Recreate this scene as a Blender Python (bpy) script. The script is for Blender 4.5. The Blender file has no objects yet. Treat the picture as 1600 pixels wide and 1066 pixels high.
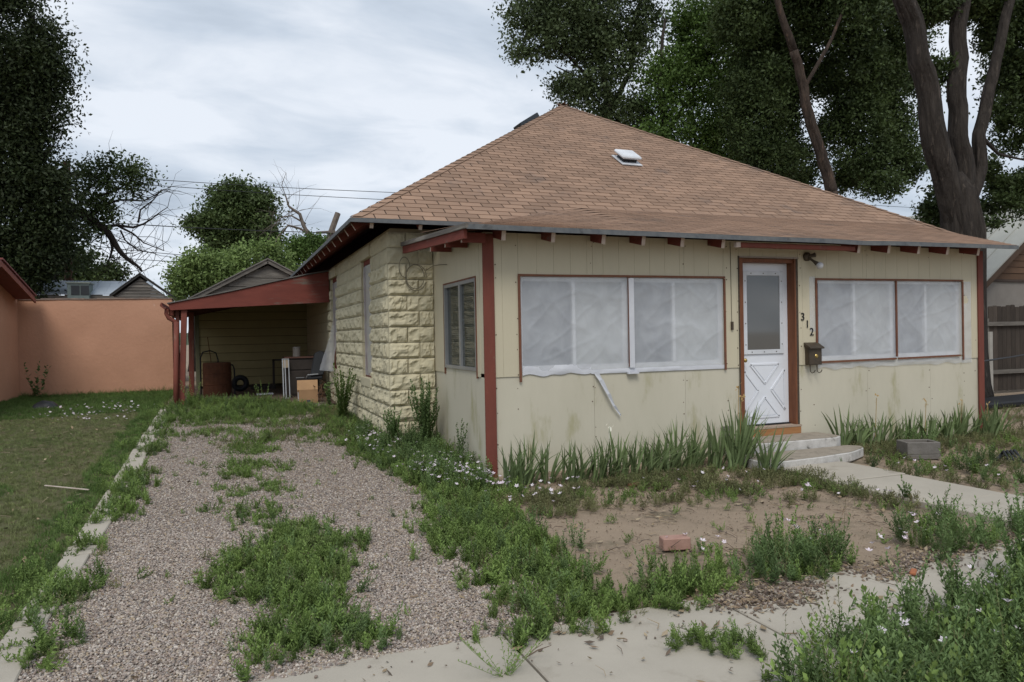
import bpy, math, random
import numpy as np
from mathutils import Vector, Matrix, noise
random.seed(7); rng = np.random.default_rng(7)
R = math.radians
scene = bpy.context.scene
col = scene.collection

# ------------------------------------------------------------------ camera
CAM = (-2.56, -7.326, 1.53); YAW, PITCH, ROLL, FPX = 21.372, -0.484, -1.066, 1147.44
def _axes():
    y, p, r = R(YAW), R(PITCH), R(ROLL)
    fw = Vector((math.sin(y)*math.cos(p), math.cos(y)*math.cos(p), math.sin(p)))
    rt = Vector((math.cos(y), -math.sin(y), 0)); up = rt.cross(fw)
    return rt*math.cos(r)+up*math.sin(r), -rt*math.sin(r)+up*math.cos(r), fw
RT, UP, FW = _axes()
cam = bpy.data.cameras.new('camera'); co = bpy.data.objects.new('camera', cam); col.objects.link(co)
m = Matrix((RT, UP, -FW)).transposed().to_4x4(); m.translation = Vector(CAM); co.matrix_world = m
cam.sensor_width = 36; cam.lens = FPX/1600*36; cam.clip_end = 3000; cam.clip_start = .05
scene.camera = co

# ------------------------------------------------------------------ sky and sun (overcast)
SUN_EL, SUN_AZ = 52, 205          # azimuth measured from +Y clockwise: behind the camera, slightly left
w = bpy.data.worlds.new('World'); scene.world = w; w.use_nodes = True
nt = w.node_tree; nt.nodes.clear(); N = nt.nodes.new; L = nt.links.new
out = N('ShaderNodeOutputWorld'); bg = N('ShaderNodeBackground'); bg.inputs[1].default_value = .1
sky = N('ShaderNodeTexSky'); sky.sky_type = 'NISHITA'; sky.sun_disc = False
sky.sun_elevation = R(SUN_EL); sky.sun_rotation = R(SUN_AZ)
tc = N('ShaderNodeTexCoord'); sep = N('ShaderNodeSeparateXYZ'); L(tc.outputs['Generated'], sep.inputs[0])
ab = N('ShaderNodeMath'); ab.operation = 'ABSOLUTE'; L(sep.outputs[2], ab.inputs[0])
ad = N('ShaderNodeMath'); ad.operation = 'ADD'; ad.inputs[1].default_value = .22; L(ab.outputs[0], ad.inputs[0])
dv = N('ShaderNodeVectorMath'); dv.operation = 'DIVIDE'; L(tc.outputs['Generated'], dv.inputs[0]); L(ad.outputs[0], dv.inputs[1])
def wn(sc, det, rough, dist, off):
    mp = N('ShaderNodeMapping'); mp.inputs['Location'].default_value = off; mp.inputs['Scale'].default_value = (1, 1.5, 1)
    L(dv.outputs[0], mp.inputs[0])
    n = N('ShaderNodeTexNoise'); n.inputs['Scale'].default_value = sc; n.inputs['Detail'].default_value = det
    n.inputs['Roughness'].default_value = rough; n.inputs['Distortion'].default_value = dist
    L(mp.outputs[0], n.inputs['Vector']); return n.outputs['Fac']
n1, n2 = wn(.85, 6, .5, .5, (3.1, 1.2, .4)), wn(2.6, 9, .55, .4, (9.2, 4.4, 1.))
mx = N('ShaderNodeMix'); mx.inputs[0].default_value = .33; L(n1, mx.inputs[2]); L(n2, mx.inputs[3])
cr = N('ShaderNodeValToRGB'); L(mx.outputs[0], cr.inputs[0])
e = cr.color_ramp.elements; e[0].position = .40; e[0].color = (3.5, 4.05, 4.8, 1); e[1].position = .60; e[1].color = (6.7, 7.1, 7.7, 1)
e2 = cr.color_ramp.elements.new(.5); e2.color = (4.9, 5.5, 6.3, 1)
mc = N('ShaderNodeMix'); mc.data_type = 'RGBA'; mc.inputs[0].default_value = .93
L(sky.outputs[0], mc.inputs[6]); L(cr.outputs[0], mc.inputs[7]); L(mc.outputs[2], bg.inputs[0]); L(bg.outputs[0], out.inputs[0])
sl = bpy.data.lights.new('sun', 'SUN'); sl.energy = 1.5; sl.angle = R(25); sl.color = (1, .96, .9)
so = bpy.data.objects.new('sun', sl); col.objects.link(so)
sd = Vector((math.sin(R(SUN_AZ))*math.cos(R(SUN_EL)), math.cos(R(SUN_AZ))*math.cos(R(SUN_EL)), math.sin(R(SUN_EL))))
so.rotation_euler = (-sd).to_track_quat('-Z', 'Y').to_euler()
scene.view_settings.view_transform = 'Standard'; scene.view_settings.look = 'None'
scene.view_settings.exposure = .36; scene.view_settings.gamma = 1; scene.view_settings.use_curve_mapping = False
scene.cycles.use_denoising = True; scene.cycles.max_bounces = 6; scene.cycles.transparent_max_bounces = 12

# ------------------------------------------------------------------ helpers
def ray(u, v): return FW + RT*((u-800)/FPX) - UP*((v-533)/FPX)
def U(u, v, Y):
    "point of the vertical plane y=Y along a sight line measured in the photograph"
    d = ray(u, v); t = (Y-CAM[1])/d.y; return Vector(CAM)+d*t
def depth(p): return (Vector(p)-Vector(CAM)).dot(FW)
def sstep(a, b, x):
    t = min(max((x-a)/(b-a), 0), 1); return t*t*(3-2*t)
def H(x, y):
    "height of the ground: it rises a little towards the carport"
    return min(max((y+.8)*.04, 0), .34)*(1-sstep(2, 8, x))
def Hn(x, y):
    t = np.clip((x-2)/6, 0, 1); return np.clip((y+.8)*.04, 0, .34)*(1-t*t*(3-2*t))

def M(name, c1, c2=None, sc=3., amt=.5, rough=.85, bump=.3, bsc=40., c3=None, sc3=1.2, t3=.58, rnd=0., stretch=(1, 1, 1), spec=.25, metal=0, attr=False, bdist=.01, det=6, trans=0):
    mt = bpy.data.materials.new(name); mt.use_nodes = True; t = mt.node_tree; n = t.nodes; l = t.links.new
    b = n['Principled BSDF']; b.inputs['Roughness'].default_value = rough; b.inputs['Specular IOR Level'].default_value = spec; b.inputs['Metallic'].default_value = metal
    g = n.new('ShaderNodeNewGeometry'); mp = n.new('ShaderNodeMapping'); mp.inputs['Scale'].default_value = stretch; l(g.outputs['Position'], mp.inputs[0])
    def nz(s, d=det):
        x = n.new('ShaderNodeTexNoise'); x.inputs['Scale'].default_value = s; x.inputs['Detail'].default_value = d; x.inputs['Roughness'].default_value = .65; l(mp.outputs[0], x.inputs['Vector']); return x.outputs['Fac']
    def ramp(f, a, bb):
        r = n.new('ShaderNodeMapRange'); r.inputs[1].default_value = a; r.inputs[2].default_value = bb; l(f, r.inputs[0]); return r.outputs[0]
    def mix(f, a, bb):
        x = n.new('ShaderNodeMix'); x.data_type = 'RGBA'
        if isinstance(f, float): x.inputs[0].default_value = f
        else: l(f, x.inputs[0])
        for k, q in ((6, a), (7, bb)):
            if isinstance(q, tuple): x.inputs[k].default_value = (*q, 1)
            else: l(q, x.inputs[k])
        return x.outputs[2]
    c2 = c2 or tuple(v*(1-amt*.5) for v in c1)
    cc = mix(ramp(nz(sc), .3, .7), c1, c2)
    if c3: cc = mix(ramp(nz(sc3, 8), t3, t3+.12), cc, c3)
    if rnd or attr:
        if attr: a = n.new('ShaderNodeAttribute'); a.attribute_name = 'rnd'; s = a.outputs['Fac']
        else: a = n.new('ShaderNodeObjectInfo'); s = a.outputs['Random']
        r = n.new('ShaderNodeMapRange'); r.inputs[3].default_value = 1-rnd; r.inputs[4].default_value = 1+rnd; l(s, r.inputs[0])
        x = n.new('ShaderNodeVectorMath'); x.operation = 'SCALE'; l(cc, x.inputs[0]); l(r.outputs[0], x.inputs['Scale']); cc = x.outputs[0]
    l(cc, b.inputs['Base Color'])
    if bump:
        bp = n.new('ShaderNodeBump'); bp.inputs['Strength'].default_value = bump; bp.inputs['Distance'].default_value = bdist; l(nz(bsc, 8), bp.inputs['Height']); l(bp.outputs[0], b.inputs['Normal'])
    if trans:
        tr = n.new('ShaderNodeBsdfTranslucent'); l(cc, tr.inputs[0]); ms = n.new('ShaderNodeMixShader'); ms.inputs[0].default_value = trans
        l(b.outputs[0], ms.inputs[1]); l(tr.outputs[0], ms.inputs[2]); l(ms.outputs[0], n['Material Output'].inputs[0])
    return mt

ORG = {}
class MB:
    def __init__(s): s.v = []; s.f = []; s.r = []
    def add(s, vs, fs, r=.5):
        b = len(s.v); s.v += [tuple(p) for p in vs]; s.f += [tuple(b+i for i in f) for f in fs]; s.r += [r]*len(fs)
    def box(s, x0, x1, y0, y1, z0, z1, r=.5):
        x0, x1 = min(x0, x1), max(x0, x1); y0, y1 = min(y0, y1), max(y0, y1); z0, z1 = min(z0, z1), max(z0, z1)
        s.add([(x0, y0, z0), (x1, y0, z0), (x1, y1, z0), (x0, y1, z0), (x0, y0, z1), (x1, y0, z1), (x1, y1, z1), (x0, y1, z1)],
              [(3, 2, 1, 0), (4, 5, 6, 7), (0, 1, 5, 4), (1, 2, 6, 5), (2, 3, 7, 6), (3, 0, 4, 7)], r); return s
    def beam(s, a, b, wd, ht, up=(0, 0, 1), r=.5):
        "box along a-b, wd across, ht along up"
        a, b = Vector(a), Vector(b); d = (b-a).normalized(); sd = d.cross(Vector(up)).normalized(); u = sd.cross(d)
        q = [a-sd*wd/2-u*ht/2, a+sd*wd/2-u*ht/2, a+sd*wd/2+u*ht/2, a-sd*wd/2+u*ht/2]; k = [p+(b-a) for p in q]
        s.add(q+k, [(0, 1, 2, 3), (7, 6, 5, 4), (0, 4, 5, 1), (1, 5, 6, 2), (2, 6, 7, 3), (3, 7, 4, 0)], r); return s
    def prism(s, poly, off, r=.5):
        "closed polygon extruded by off"
        n = len(poly); off = Vector(off); p = [Vector(q) for q in poly]; q = [a+off for a in p]
        s.add(p+q, [tuple(range(n)), tuple(reversed(range(n, 2*n)))]+[(i, i+n, (i+1) % n+n, (i+1) % n) for i in range(n)], r); return s
    def tube(s, pts, rad, n=8, r=.5, cap=True, rough=0):
        pts = [Vector(p) for p in pts]; rad = rad if isinstance(rad, (list, tuple)) else [rad]*len(pts)
        vs = []; fs = []; pu = None
        for i, p in enumerate(pts):
            d = (pts[min(i+1, len(pts)-1)]-pts[max(i-1, 0)]).normalized()
            if pu is None: pu = Vector((0, 0, 1)) if abs(d.z) < .9 else Vector((1, 0, 0))
            a = d.cross(pu).normalized(); b = a.cross(d); pu = b
            for k in range(n):
                t = 2*math.pi*k/n; q = rad[i]
                if rough: q *= 1+rough*noise.noise(Vector((math.cos(t)*2.2, math.sin(t)*2.2, p.z*.7+p.x)))+(.085*(1-2*abs(noise.noise(Vector((math.cos(t)*6, math.sin(t)*6, p.z*.9+p.y)))*2)) if n > 16 else 0)
                vs.append(p+(a*math.cos(t)+b*math.sin(t))*q)
        for i in range(len(pts)-1):
            for k in range(n): fs.append((i*n+k, i*n+(k+1) % n, (i+1)*n+(k+1) % n, (i+1)*n+k))
        if cap: fs += [tuple(reversed(range(n))), tuple(range((len(pts)-1)*n, len(pts)*n))]
        s.add(vs, fs, r); return s
    def grid(s, nx, ny, fn, r=.5, flip=False):
        vs = [fn(i/nx, j/ny) for j in range(ny+1) for i in range(nx+1)]
        fs = [(j*(nx+1)+i, j*(nx+1)+i+1, (j+1)*(nx+1)+i+1, (j+1)*(nx+1)+i) for j in range(ny) for i in range(nx)]
        s.add(vs, [tuple(reversed(f)) for f in fs] if flip else fs, r); return s
    def mesh(s, name, mat, o=Vector((0, 0, 0)), smooth=False):
        me = bpy.data.meshes.new(name); me.from_pydata([(a[0]-o[0], a[1]-o[1], a[2]-o[2]) for a in s.v], [], s.f)
        if mat: me.materials.append(mat)
        at = me.attributes.new('rnd', 'FLOAT', 'FACE'); at.data.foreach_set('value', s.r)
        if smooth: me.polygons.foreach_set('use_smooth', [True]*len(me.polygons))
        me.update(); return me
    def build(s, name, mat, parent=None, smooth=False, bevel=0, label=None, kind=None, o=None):
        og = ORG[parent] if parent else Vector(o or (0, 0, 0))
        ob = bpy.data.objects.new(name, s.mesh(name, mat, og, smooth)); col.objects.link(ob); ORG[ob] = og
        if parent: ob.parent = parent
        else: ob.location = og
        if bevel:
            md = ob.modifiers.new('bevel', 'BEVEL'); md.width = bevel; md.segments = 1; md.limit_method = 'ANGLE'
        if label: ob['label'] = label
        if kind: ob['kind'] = kind
        return ob
def tag(o, label, cat, group=None):
    o['label'] = label; o['category'] = cat
    if group: o['group'] = group
    return o
def thing(name, label, cat, loc=(0, 0, 0), group=None):
    o = bpy.data.objects.new(name, None); col.objects.link(o); o.location = loc; o.empty_display_size = .2; ORG[o] = Vector(loc)
    return tag(o, label, cat, group)
def inst(name, me, parent, loc, rot=(0, 0, 0), sc=(1, 1, 1)):
    ob = bpy.data.objects.new(name, me); col.objects.link(ob); ob.parent = parent; ob.location = Vector(loc)-(ORG[parent] if parent else Vector()); ob.rotation_euler = rot; ob.scale = sc
    ORG[ob] = ORG[parent] if parent else Vector(loc); return ob
def fastmesh(name, V, F, mat, rnd=None):
    "V (n,3) array, F (m,k) array"
    me = bpy.data.meshes.new(name); k = F.shape[1]; me.vertices.add(len(V)); me.vertices.foreach_set('co', V.astype(np.float32).ravel())
    me.loops.add(F.size); me.loops.foreach_set('vertex_index', F.astype(np.int32).ravel())
    me.polygons.add(len(F)); me.polygons.foreach_set('loop_start', np.arange(0, F.size, k, dtype=np.int32))
    me.update(calc_edges=True)
    if mat: me.materials.append(mat)
    if rnd is not None: at = me.attributes.new('rnd', 'FLOAT', 'FACE'); at.data.foreach_set('value', rnd.astype(np.float32))
    return me

# ------------------------------------------------------------------ materials
SIDE = M('siding_paint', (.565, .51, .375), (.52, .47, .345), sc=2.2, rough=.8, bump=.12, bsc=30, c3=(.43, .40, .28), sc3=1.5, t3=.6, stretch=(1, 1, .35))
SIDE2 = M('siding_paint_lower', (.57, .53, .425), (.505, .47, .37), sc=1.6, rough=.8, bump=.12, bsc=30, c3=(.40, .37, .24), sc3=3.2, t3=.56, stretch=(1, 1, .35))
BLOCK = M('painted_block', (.56, .51, .36), (.49, .445, .31), sc=5, rough=.9, bump=.5, bsc=28, rnd=.07, c3=(.40, .37, .26), sc3=3, t3=.6, bdist=.012)
MORT = M('block_mortar', (.52, .47, .33), rough=.95, bump=.3)
RED = M('red_paint', (.21, .062, .042), (.14, .045, .034), sc=5, rough=.75, bump=.35, bsc=35, c3=(.21, .14, .10), sc3=7, t3=.60, stretch=(1, 1, .3))
REDW = M('red_paint_worn', (.20, .055, .04), (.14, .04, .03), sc=4, rough=.8, bump=.3, bsc=30, c3=(.15, .125, .10), sc3=2.6, t3=.57, stretch=(.5, 1, 2.6))
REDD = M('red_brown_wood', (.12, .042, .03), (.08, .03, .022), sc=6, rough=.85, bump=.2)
RAFT = M('rafter_end', (.62, .54, .48), (.48, .38, .32), sc=12, rough=.85, bump=.2)
DRIP = M('drip_edge', (.085, .095, .105), (.15, .155, .155), sc=9, rough=.6, bump=.2, stretch=(1, 1, 1), c3=(.05, .05, .05), sc3=6, t3=.6)
WOODG = M('weathered_wood', (.17, .155, .135), (.10, .09, .08), sc=7, rough=.95, bump=.5, bsc=30, stretch=(.3, .3, 3), c3=(.24, .22, .19), sc3=4, t3=.55, rnd=.25, attr=True)
LATH = M('brown_lath', (.20, .085, .05), (.13, .06, .04), sc=9, rough=.8, bump=.2)
JAMB = M('stained_jamb', (.22, .085, .04), (.13, .05, .025), sc=6, rough=.55, bump=.15, stretch=(4, 4, .5))
JDARK = M('dark_jamb_edge', (.05, .035, .025), (.10, .08, .06), sc=30, rough=.9, bump=.4)
PLANK = M('orange_plank', (.40, .20, .085), (.30, .14, .055), sc=4, rough=.6, bump=.15, stretch=(.6, 4, 8))
WHITE = M('white_paint', (.74, .76, .80), (.68, .70, .74), sc=3, rough=.45, bump=.05, spec=.4)
WHITE2 = M('white_vinyl', (.70, .72, .75), rough=.5, bump=0)
ALU = M('aluminium', (.42, .43, .44), rough=.4, bump=0, metal=.6)
BLACK = M('black_gap', (.02, .02, .022), rough=.8, bump=0)
BRASS = M('brass', (.55, .40, .14), rough=.35, bump=0, metal=.9)
BRONZE = M('dark_bronze', (.06, .05, .04), (.10, .075, .05), sc=14, rough=.5, bump=.1, metal=.3)
SHIN = M('asphalt_shingle', (.30, .195, .135), (.24, .158, .112), sc=1.3, rough=.95, bump=.6, bsc=160, rnd=.15, attr=True, c3=(.19, .135, .105), sc3=1.4, t3=.57, bdist=.004)
CONC = M('concrete', (.43, .39, .325), (.365, .33, .275), sc=1.5, rough=.95, bump=.5, bsc=90, c3=(.29, .255, .205), sc3=2.2, t3=.58, bdist=.004)
CONCS = M('step_concrete', (.58, .56, .53), (.40, .38, .35), sc=9, rough=.95, bump=.6, bsc=40, c3=(.13, .125, .11), sc3=9, t3=.58, bdist=.01)
CONCT = M('planter_concrete', (.19, .175, .16), (.14, .13, .115), sc=9, rough=.95, bump=.5)
DIRT = M('yard_dirt', (.33, .255, .185), (.26, .20, .145), sc=1.2, rough=1, bump=.8, bsc=30, c3=(.17, .14, .095), sc3=1.3, t3=.54, bdist=.02)
LAWNB = M('lawn_soil', (.075, .085, .035), (.12, .10, .055), sc=2, rough=1, bump=.8, bsc=60)
STUC = M('orange_stucco', (.55, .30, .195), (.49, .265, .17), sc=1.6, rough=.9, bump=.5, bsc=14, c3=(.64, .45, .36), sc3=6, t3=.665, bdist=.015)
TILE = M('red_roof', (.25, .075, .07), (.18, .06, .055), sc=8, rough=.6, bump=.2)
TIN = M('tin_roof', (.40, .45, .50), (.33, .37, .42), sc=2, rough=.5, bump=.05)
TINR = M('tan_metal_roof', (.42, .42, .38), (.36, .36, .33), sc=2, rough=.55, bump=.05, rnd=.05, attr=True)
GSID = M('garage_siding', (.36, .30, .15), (.31, .26, .13), sc=3, rough=.75, bump=.1, rnd=.08)
RUST = M('rusty_metal', (.13, .05, .025), (.08, .035, .02), sc=7, rough=.85, bump=.4)
DARK = M('dark_plastic', (.025, .027, .03), rough=.5, bump=0)
CABM = M('dark_cabinet', (.05, .04, .034), (.035, .028, .024), sc=5, rough=.6, bump=.1)
CARD = M('cardboard', (.38, .23, .125), (.32, .19, .10), sc=5, rough=.9, bump=.1)
BARK = M('bark', (.066, .055, .047), (.018, .015, .013), sc=9, rough=1, bump=1., bsc=11, stretch=(1, 1, .18), c3=(.11, .09, .075), sc3=9, t3=.56, bdist=.12)
BARKR = M('reddish_bark', (.08, .058, .045), (.024, .018, .015), sc=6, rough=1, bump=1., bsc=8, stretch=(1, 1, .2), c3=(.14, .09, .065), sc3=8, t3=.58, bdist=.12)
BARKD = M('dead_wood', (.20, .17, .145), (.11, .09, .075), sc=6, rough=1, bump=.4)
BARKK = M('dark_branch', (.035, .028, .024), rough=1, bump=.3)
BRICKM = M('pink_brick', (.40, .25, .20), (.33, .19, .15), sc=14, rough=.9, bump=.5)
BROWNS = M('brown_gable', (.13, .075, .045), (.10, .06, .037), sc=4, rough=.8, bump=.2, rnd=.12, attr=True)
GSTUC = M('grey_stucco', (.25, .23, .205), (.21, .19, .17), sc=3, rough=.95, bump=.4, bsc=30)
FENCE = M('fence_wood', (.085, .068, .055), (.05, .04, .033), sc=5, rough=.95, bump=.5, bsc=20, stretch=(4, 4, .5), rnd=.35)
CURT = M('pale_curtain', (.42, .44, .46), rough=.9, bump=0)
CURTD = M('grey_curtain', (.20, .22, .25), rough=.9, bump=0)
BLIND = M('blind', (.26, .27, .22), rough=.7, bump=0)
CABLE = M('old_cable', (.20, .18, .13), rough=.8, bump=0)

def glass(name, c, rough=.06):
    m_ = bpy.data.materials.new(name); m_.use_nodes = True; b = m_.node_tree.nodes['Principled BSDF']
    b.inputs['Base Color'].default_value = (*c, 1); b.inputs['Roughness'].default_value = rough; b.inputs['Specular IOR Level'].default_value = .9; b.inputs['Coat Weight'].default_value = .4
    return m_
GLASS = glass('door_glass', (.10, .10, .095))
def plastic_mat():
    m_ = bpy.data.materials.new('plastic_sheet'); m_.use_nodes = True; t = m_.node_tree; n = t.nodes; b = n['Principled BSDF']; l = t.links.new
    b.inputs['Base Color'].default_value = (.72, .74, .77, 1); b.inputs['Roughness'].default_value = .3; b.inputs['Specular IOR Level'].default_value = .6
    g = n.new('ShaderNodeNewGeometry')
    nz = n.new('ShaderNodeTexNoise'); nz.inputs['Scale'].default_value = 3.5; nz.inputs['Detail'].default_value = 5; nz.inputs['Distortion'].default_value = .5; nz.inputs['Roughness'].default_value = .5; l(g.outputs['Position'], nz.inputs['Vector'])
    bp = n.new('ShaderNodeBump'); bp.inputs['Strength'].default_value = .12; bp.inputs['Distance'].default_value = .03; l(nz.outputs[0], bp.inputs['Height']); l(bp.outputs[0], b.inputs['Normal'])
    mr = n.new('ShaderNodeMapRange'); mr.inputs[1].default_value = .3; mr.inputs[2].default_value = .7; mr.inputs[3].default_value = .34; mr.inputs[4].default_value = .48; l(nz.outputs[0], mr.inputs[0]); l(mr.outputs[0], b.inputs['Alpha'])
    return m_
PLAS = plastic_mat()
PLASW = M('white_plastic_edge', (.62, .63, .66), (.55, .56, .60), sc=8, rough=.4, bump=.4, bsc=12)

# stone, leaf materials
def stone_mat(name, cols):
    m_ = bpy.data.materials.new(name); m_.use_nodes = True; t = m_.node_tree; n = t.nodes; l = t.links.new; b = n['Principled BSDF']; b.inputs['Roughness'].default_value = .9
    oi = n.new('ShaderNodeObjectInfo'); r = n.new('ShaderNodeValToRGB'); r.color_ramp.interpolation = 'CONSTANT'; l(oi.outputs['Random'], r.inputs[0])
    e = r.color_ramp.elements; e[0].color = (*cols[0], 1); e[1].position = 1/len(cols); e[1].color = (*cols[1], 1)
    for i in range(2, len(cols)): q = e.new(i/len(cols)); q.color = (*cols[i], 1)
    l(r.outputs[0], b.inputs['Base Color']); return m_
GCOL = [tuple(round(v*k, 3) for v, k in zip(c, (.99, .955, .90))) for c in [(.30, .245, .215), (.38, .33, .28), (.21, .175, .155), (.44, .395, .36), (.27, .235, .22), (.35, .285, .21), (.14, .125, .12), (.52, .48, .44), (.36, .31, .285), (.25, .195, .165), (.31, .29, .28)]]
STONE = stone_mat('gravel_stone', GCOL)
def gravel_sheet_mat():
    m_ = bpy.data.materials.new('gravel_bed'); m_.use_nodes = True; t = m_.node_tree; n = t.nodes; l = t.links.new; b = n['Principled BSDF']; b.inputs['Roughness'].default_value = .95
    g = n.new('ShaderNodeNewGeometry'); v = n.new('ShaderNodeTexVoronoi'); v.inputs['Scale'].default_value = 85; l(g.outputs['Position'], v.inputs['Vector'])
    s = n.new('ShaderNodeSeparateColor'); l(v.outputs['Color'], s.inputs[0]); r = n.new('ShaderNodeValToRGB'); r.color_ramp.interpolation = 'CONSTANT'; l(s.outputs[0], r.inputs[0]); e = r.color_ramp.elements
    e[0].color = (*GCOL[0], 1); e[1].position = 1/len(GCOL); e[1].color = (*GCOL[1], 1)
    for i in range(2, len(GCOL)): q = e.new(i/len(GCOL)); q.color = (*GCOL[i], 1)
    l(r.outputs[0], b.inputs['Base Color']); bp = n.new('ShaderNodeBump'); bp.invert = True; bp.inputs['Distance'].default_value = .01; l(v.outputs['Distance'], bp.inputs['Height']); l(bp.outputs[0], b.inputs['Normal']); return m_
GBED = gravel_sheet_mat()
def leaf_mat(name, a, b_, attr=True, trans=.25, sc=.8, c3=None, t3=.55, var=.45):
    return M(name, a, b_, sc=sc, rough=.65, bump=0, rnd=var, attr=attr, trans=trans, spec=.3, c3=c3, sc3=1.3, t3=t3)
LF_DARK = leaf_mat('leaves_dark', (.062, .090, .026), (.038, .060, .018))
LF_BLK = leaf_mat('leaves_blackish', (.034, .050, .016), (.022, .034, .011))
LF_MID = leaf_mat('leaves_mid', (.085, .125, .038), (.055, .085, .027))
LF_BRI = leaf_mat('leaves_bright', (.10, .165, .035), (.065, .115, .026))
LF_LITE = leaf_mat('leaves_light', (.21, .29, .09), (.14, .21, .065))
LF_GREY = leaf_mat('leaves_greygreen', (.085, .115, .045), (.055, .08, .032))
WEED = leaf_mat('weed_leaves', (.20, .28, .075), (.13, .20, .055), attr=False, sc=1.6, c3=(.20, .24, .10), t3=.60, var=.35)
WEEDB = leaf_mat('dark_weed_leaves', (.165, .24, .085), (.105, .165, .058), attr=False, sc=2, var=.3)
WEEDY = leaf_mat('dry_weed_leaves', (.20, .19, .09), (.13, .15, .06), attr=False, sc=2, c3=(.24, .15, .10), t3=.6, var=.35)
GRAS = leaf_mat('lawn_blades', (.22, .235, .10), (.14, .18, .065), attr=False, sc=.9, c3=(.23, .20, .12), t3=.56, var=.35)
GRASG = leaf_mat('green_lawn_blades', (.125, .20, .05), (.085, .145, .038), attr=False, sc=.9, var=.35)
IRIS = leaf_mat('iris_leaves', (.19, .245, .11), (.125, .18, .07), attr=False, sc=3, c3=(.24, .23, .11), t3=.66, var=.3)
PETAL = M('pale_petals', (.76, .62, .72), (.84, .80, .82), rough=.6, bump=0, trans=.2)
WITH = M('withered_bloom', (.42, .30, .13), (.30, .19, .08), sc=30, rough=.9, bump=0)

# ------------------------------------------------------------------ setting: ground, drive, walks
def sheet(name, x0, x1, y0, y1, nx, ny, dz, mat, parent=None, rag=0, label=None):
    b = MB()
    def fn(s, t):
        x, y = x0+(x1-x0)*s, y0+(y1-y0)*t
        if rag and (s in (0, 1) or t in (0, 1)):
            x += rag*noise.noise(Vector((x, y, 3.))*1.7); y += rag*noise.noise(Vector((x, y, 7.))*1.7)
        return (x, y, H(x, y)+dz+.0*x)
    b.grid(nx, ny, fn); o = b.build(name, mat, parent, smooth=True, label=label)
    if not parent: o['kind'] = 'structure'
    return o
gb = MB()
xs = [-400, -120, -40]+[-16+i*.8 for i in range(46)]+[60, 150, 400]; ys = [-400, -100, -30, -12]+[-9+i*.6 for i in range(40)]+[30, 80, 200, 400]
gb.v = [(x, y, H(x, y)+(.018*noise.noise(Vector((x*1.1, y*1.1, 0))) if abs(x) < 30 and -8 < y < 14 else 0)-.012) for y in ys for x in xs]
nx_ = len(xs); gb.f = [(j*nx_+i, j*nx_+i+1, (j+1)*nx_+i+1, (j+1)*nx_+i) for j in range(len(ys)-1) for i in range(nx_-1)]; gb.r = [.5]*len(gb.f)
g = gb.build('ground', DIRT, smooth=True); g['kind'] = 'structure'
sheet('lawn_soil', -16, -3.66, -3.75, 11.65, 24, 30, .012, LAWNB)
sheet('driveway', -3.5, -.82, -3.86, 6.9, 16, 40, .016, GBED, rag=.12)
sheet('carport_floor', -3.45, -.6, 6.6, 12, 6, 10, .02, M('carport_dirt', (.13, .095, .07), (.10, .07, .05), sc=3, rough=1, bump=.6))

sw = bpy.data.objects.new('sidewalk', None); col.objects.link(sw); sw['kind'] = 'structure'; ORG[sw] = Vector()
edges = [-9.2, -7.4, -5.6, -4.2, -2.67, -1.28, -.02, 1.15, 2.35, 3.6, 4.9, 6.4, 8, 10, 12.5]
for i in range(len(edges)-1):
    a, b_ = edges[i]+.006, edges[i+1]-.006; dz = random.uniform(-.004, .006)
    y1 = -3.84+random.uniform(-.02, .02)
    MB().prism([(a, -5.0, -.06), (b_, -5.0, -.06), (b_, y1, -.06), (b_-.5*(b_-a), y1+.02, -.06), (a, y1, -.06)][::-1], (0, 0, .085+dz)).build('slab', CONC, sw, bevel=.006)
rd = sheet('road', -60, 60, -16, -6.4, 20, 4, -.06, M('asphalt', (.06, .06, .06), rough=.95, bump=.6, bsc=80))
wk = bpy.data.objects.new('garden_path', None); col.objects.link(wk); wk['kind'] = 'structure'; ORG[wk] = Vector()
for y0, y1, t in ((-1.82, -1.0, .0), (-2.83, -1.84, -.006), (-3.83, -2.86, .003)):
    MB().prism([(2.97, y0, -.05), (3.88, y0, -.05), (3.86, y1, -.05), (2.95, y1, -.05)][::-1], (0, 0, .095+t)).build('slab', CONC, wk, bevel=.006)
cb = bpy.data.objects.new('lawn_kerb', None); col.objects.link(cb); cb['kind'] = 'structure'; ORG[cb] = Vector()
y = -4.0
while y < 7.2:
    ln = random.uniform(1.1, 1.9); dx = random.uniform(-.015, .015); wj = random.uniform(.17, .2); y2 = min(y+ln, 7.25)
    bb = MB(); ns = 5; pts = []
    for k in range(ns+1): yy = y+(y2-y-.02)*k/ns; pts.append((-3.65+dx+.014*noise.noise(Vector((0, yy*3, 5))), yy))
    for k in range(ns, -1, -1): yy = y+(y2-y-.02)*k/ns; pts.append((-3.65+dx+wj+.03*noise.noise(Vector((9, yy*3, 5))), yy))
    top = [(px, py, H(px, py)+.035) for px, py in pts]
    bb.prism(top, (0, 0, -.09)); bb.build('kerb_stone', CONC, cb, bevel=.006); y = y2

# ------------------------------------------------------------------ house
HW = -.59; EZ = 2.965; APX = Vector((4.31, 7.0, 6.45)); EX0, EX1, EY0, EY1 = -1.12, 9.74, 1.56, 12.44
house = thing('house', 'cream bungalow with brown hipped roof, rough block side wall and plastic-covered windows', 'house', (0, 0, 0))
# core of the block part and of the porch
MB().box(-.55, 9.2, 2.05, 11.9, 0, 2.93).build('wall', MORT, house, label='mortar core of the block walls')
MB().box(.165, 7.36, .19, 2.04, 0, 2.6).build('wall', CURTD, house)
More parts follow.
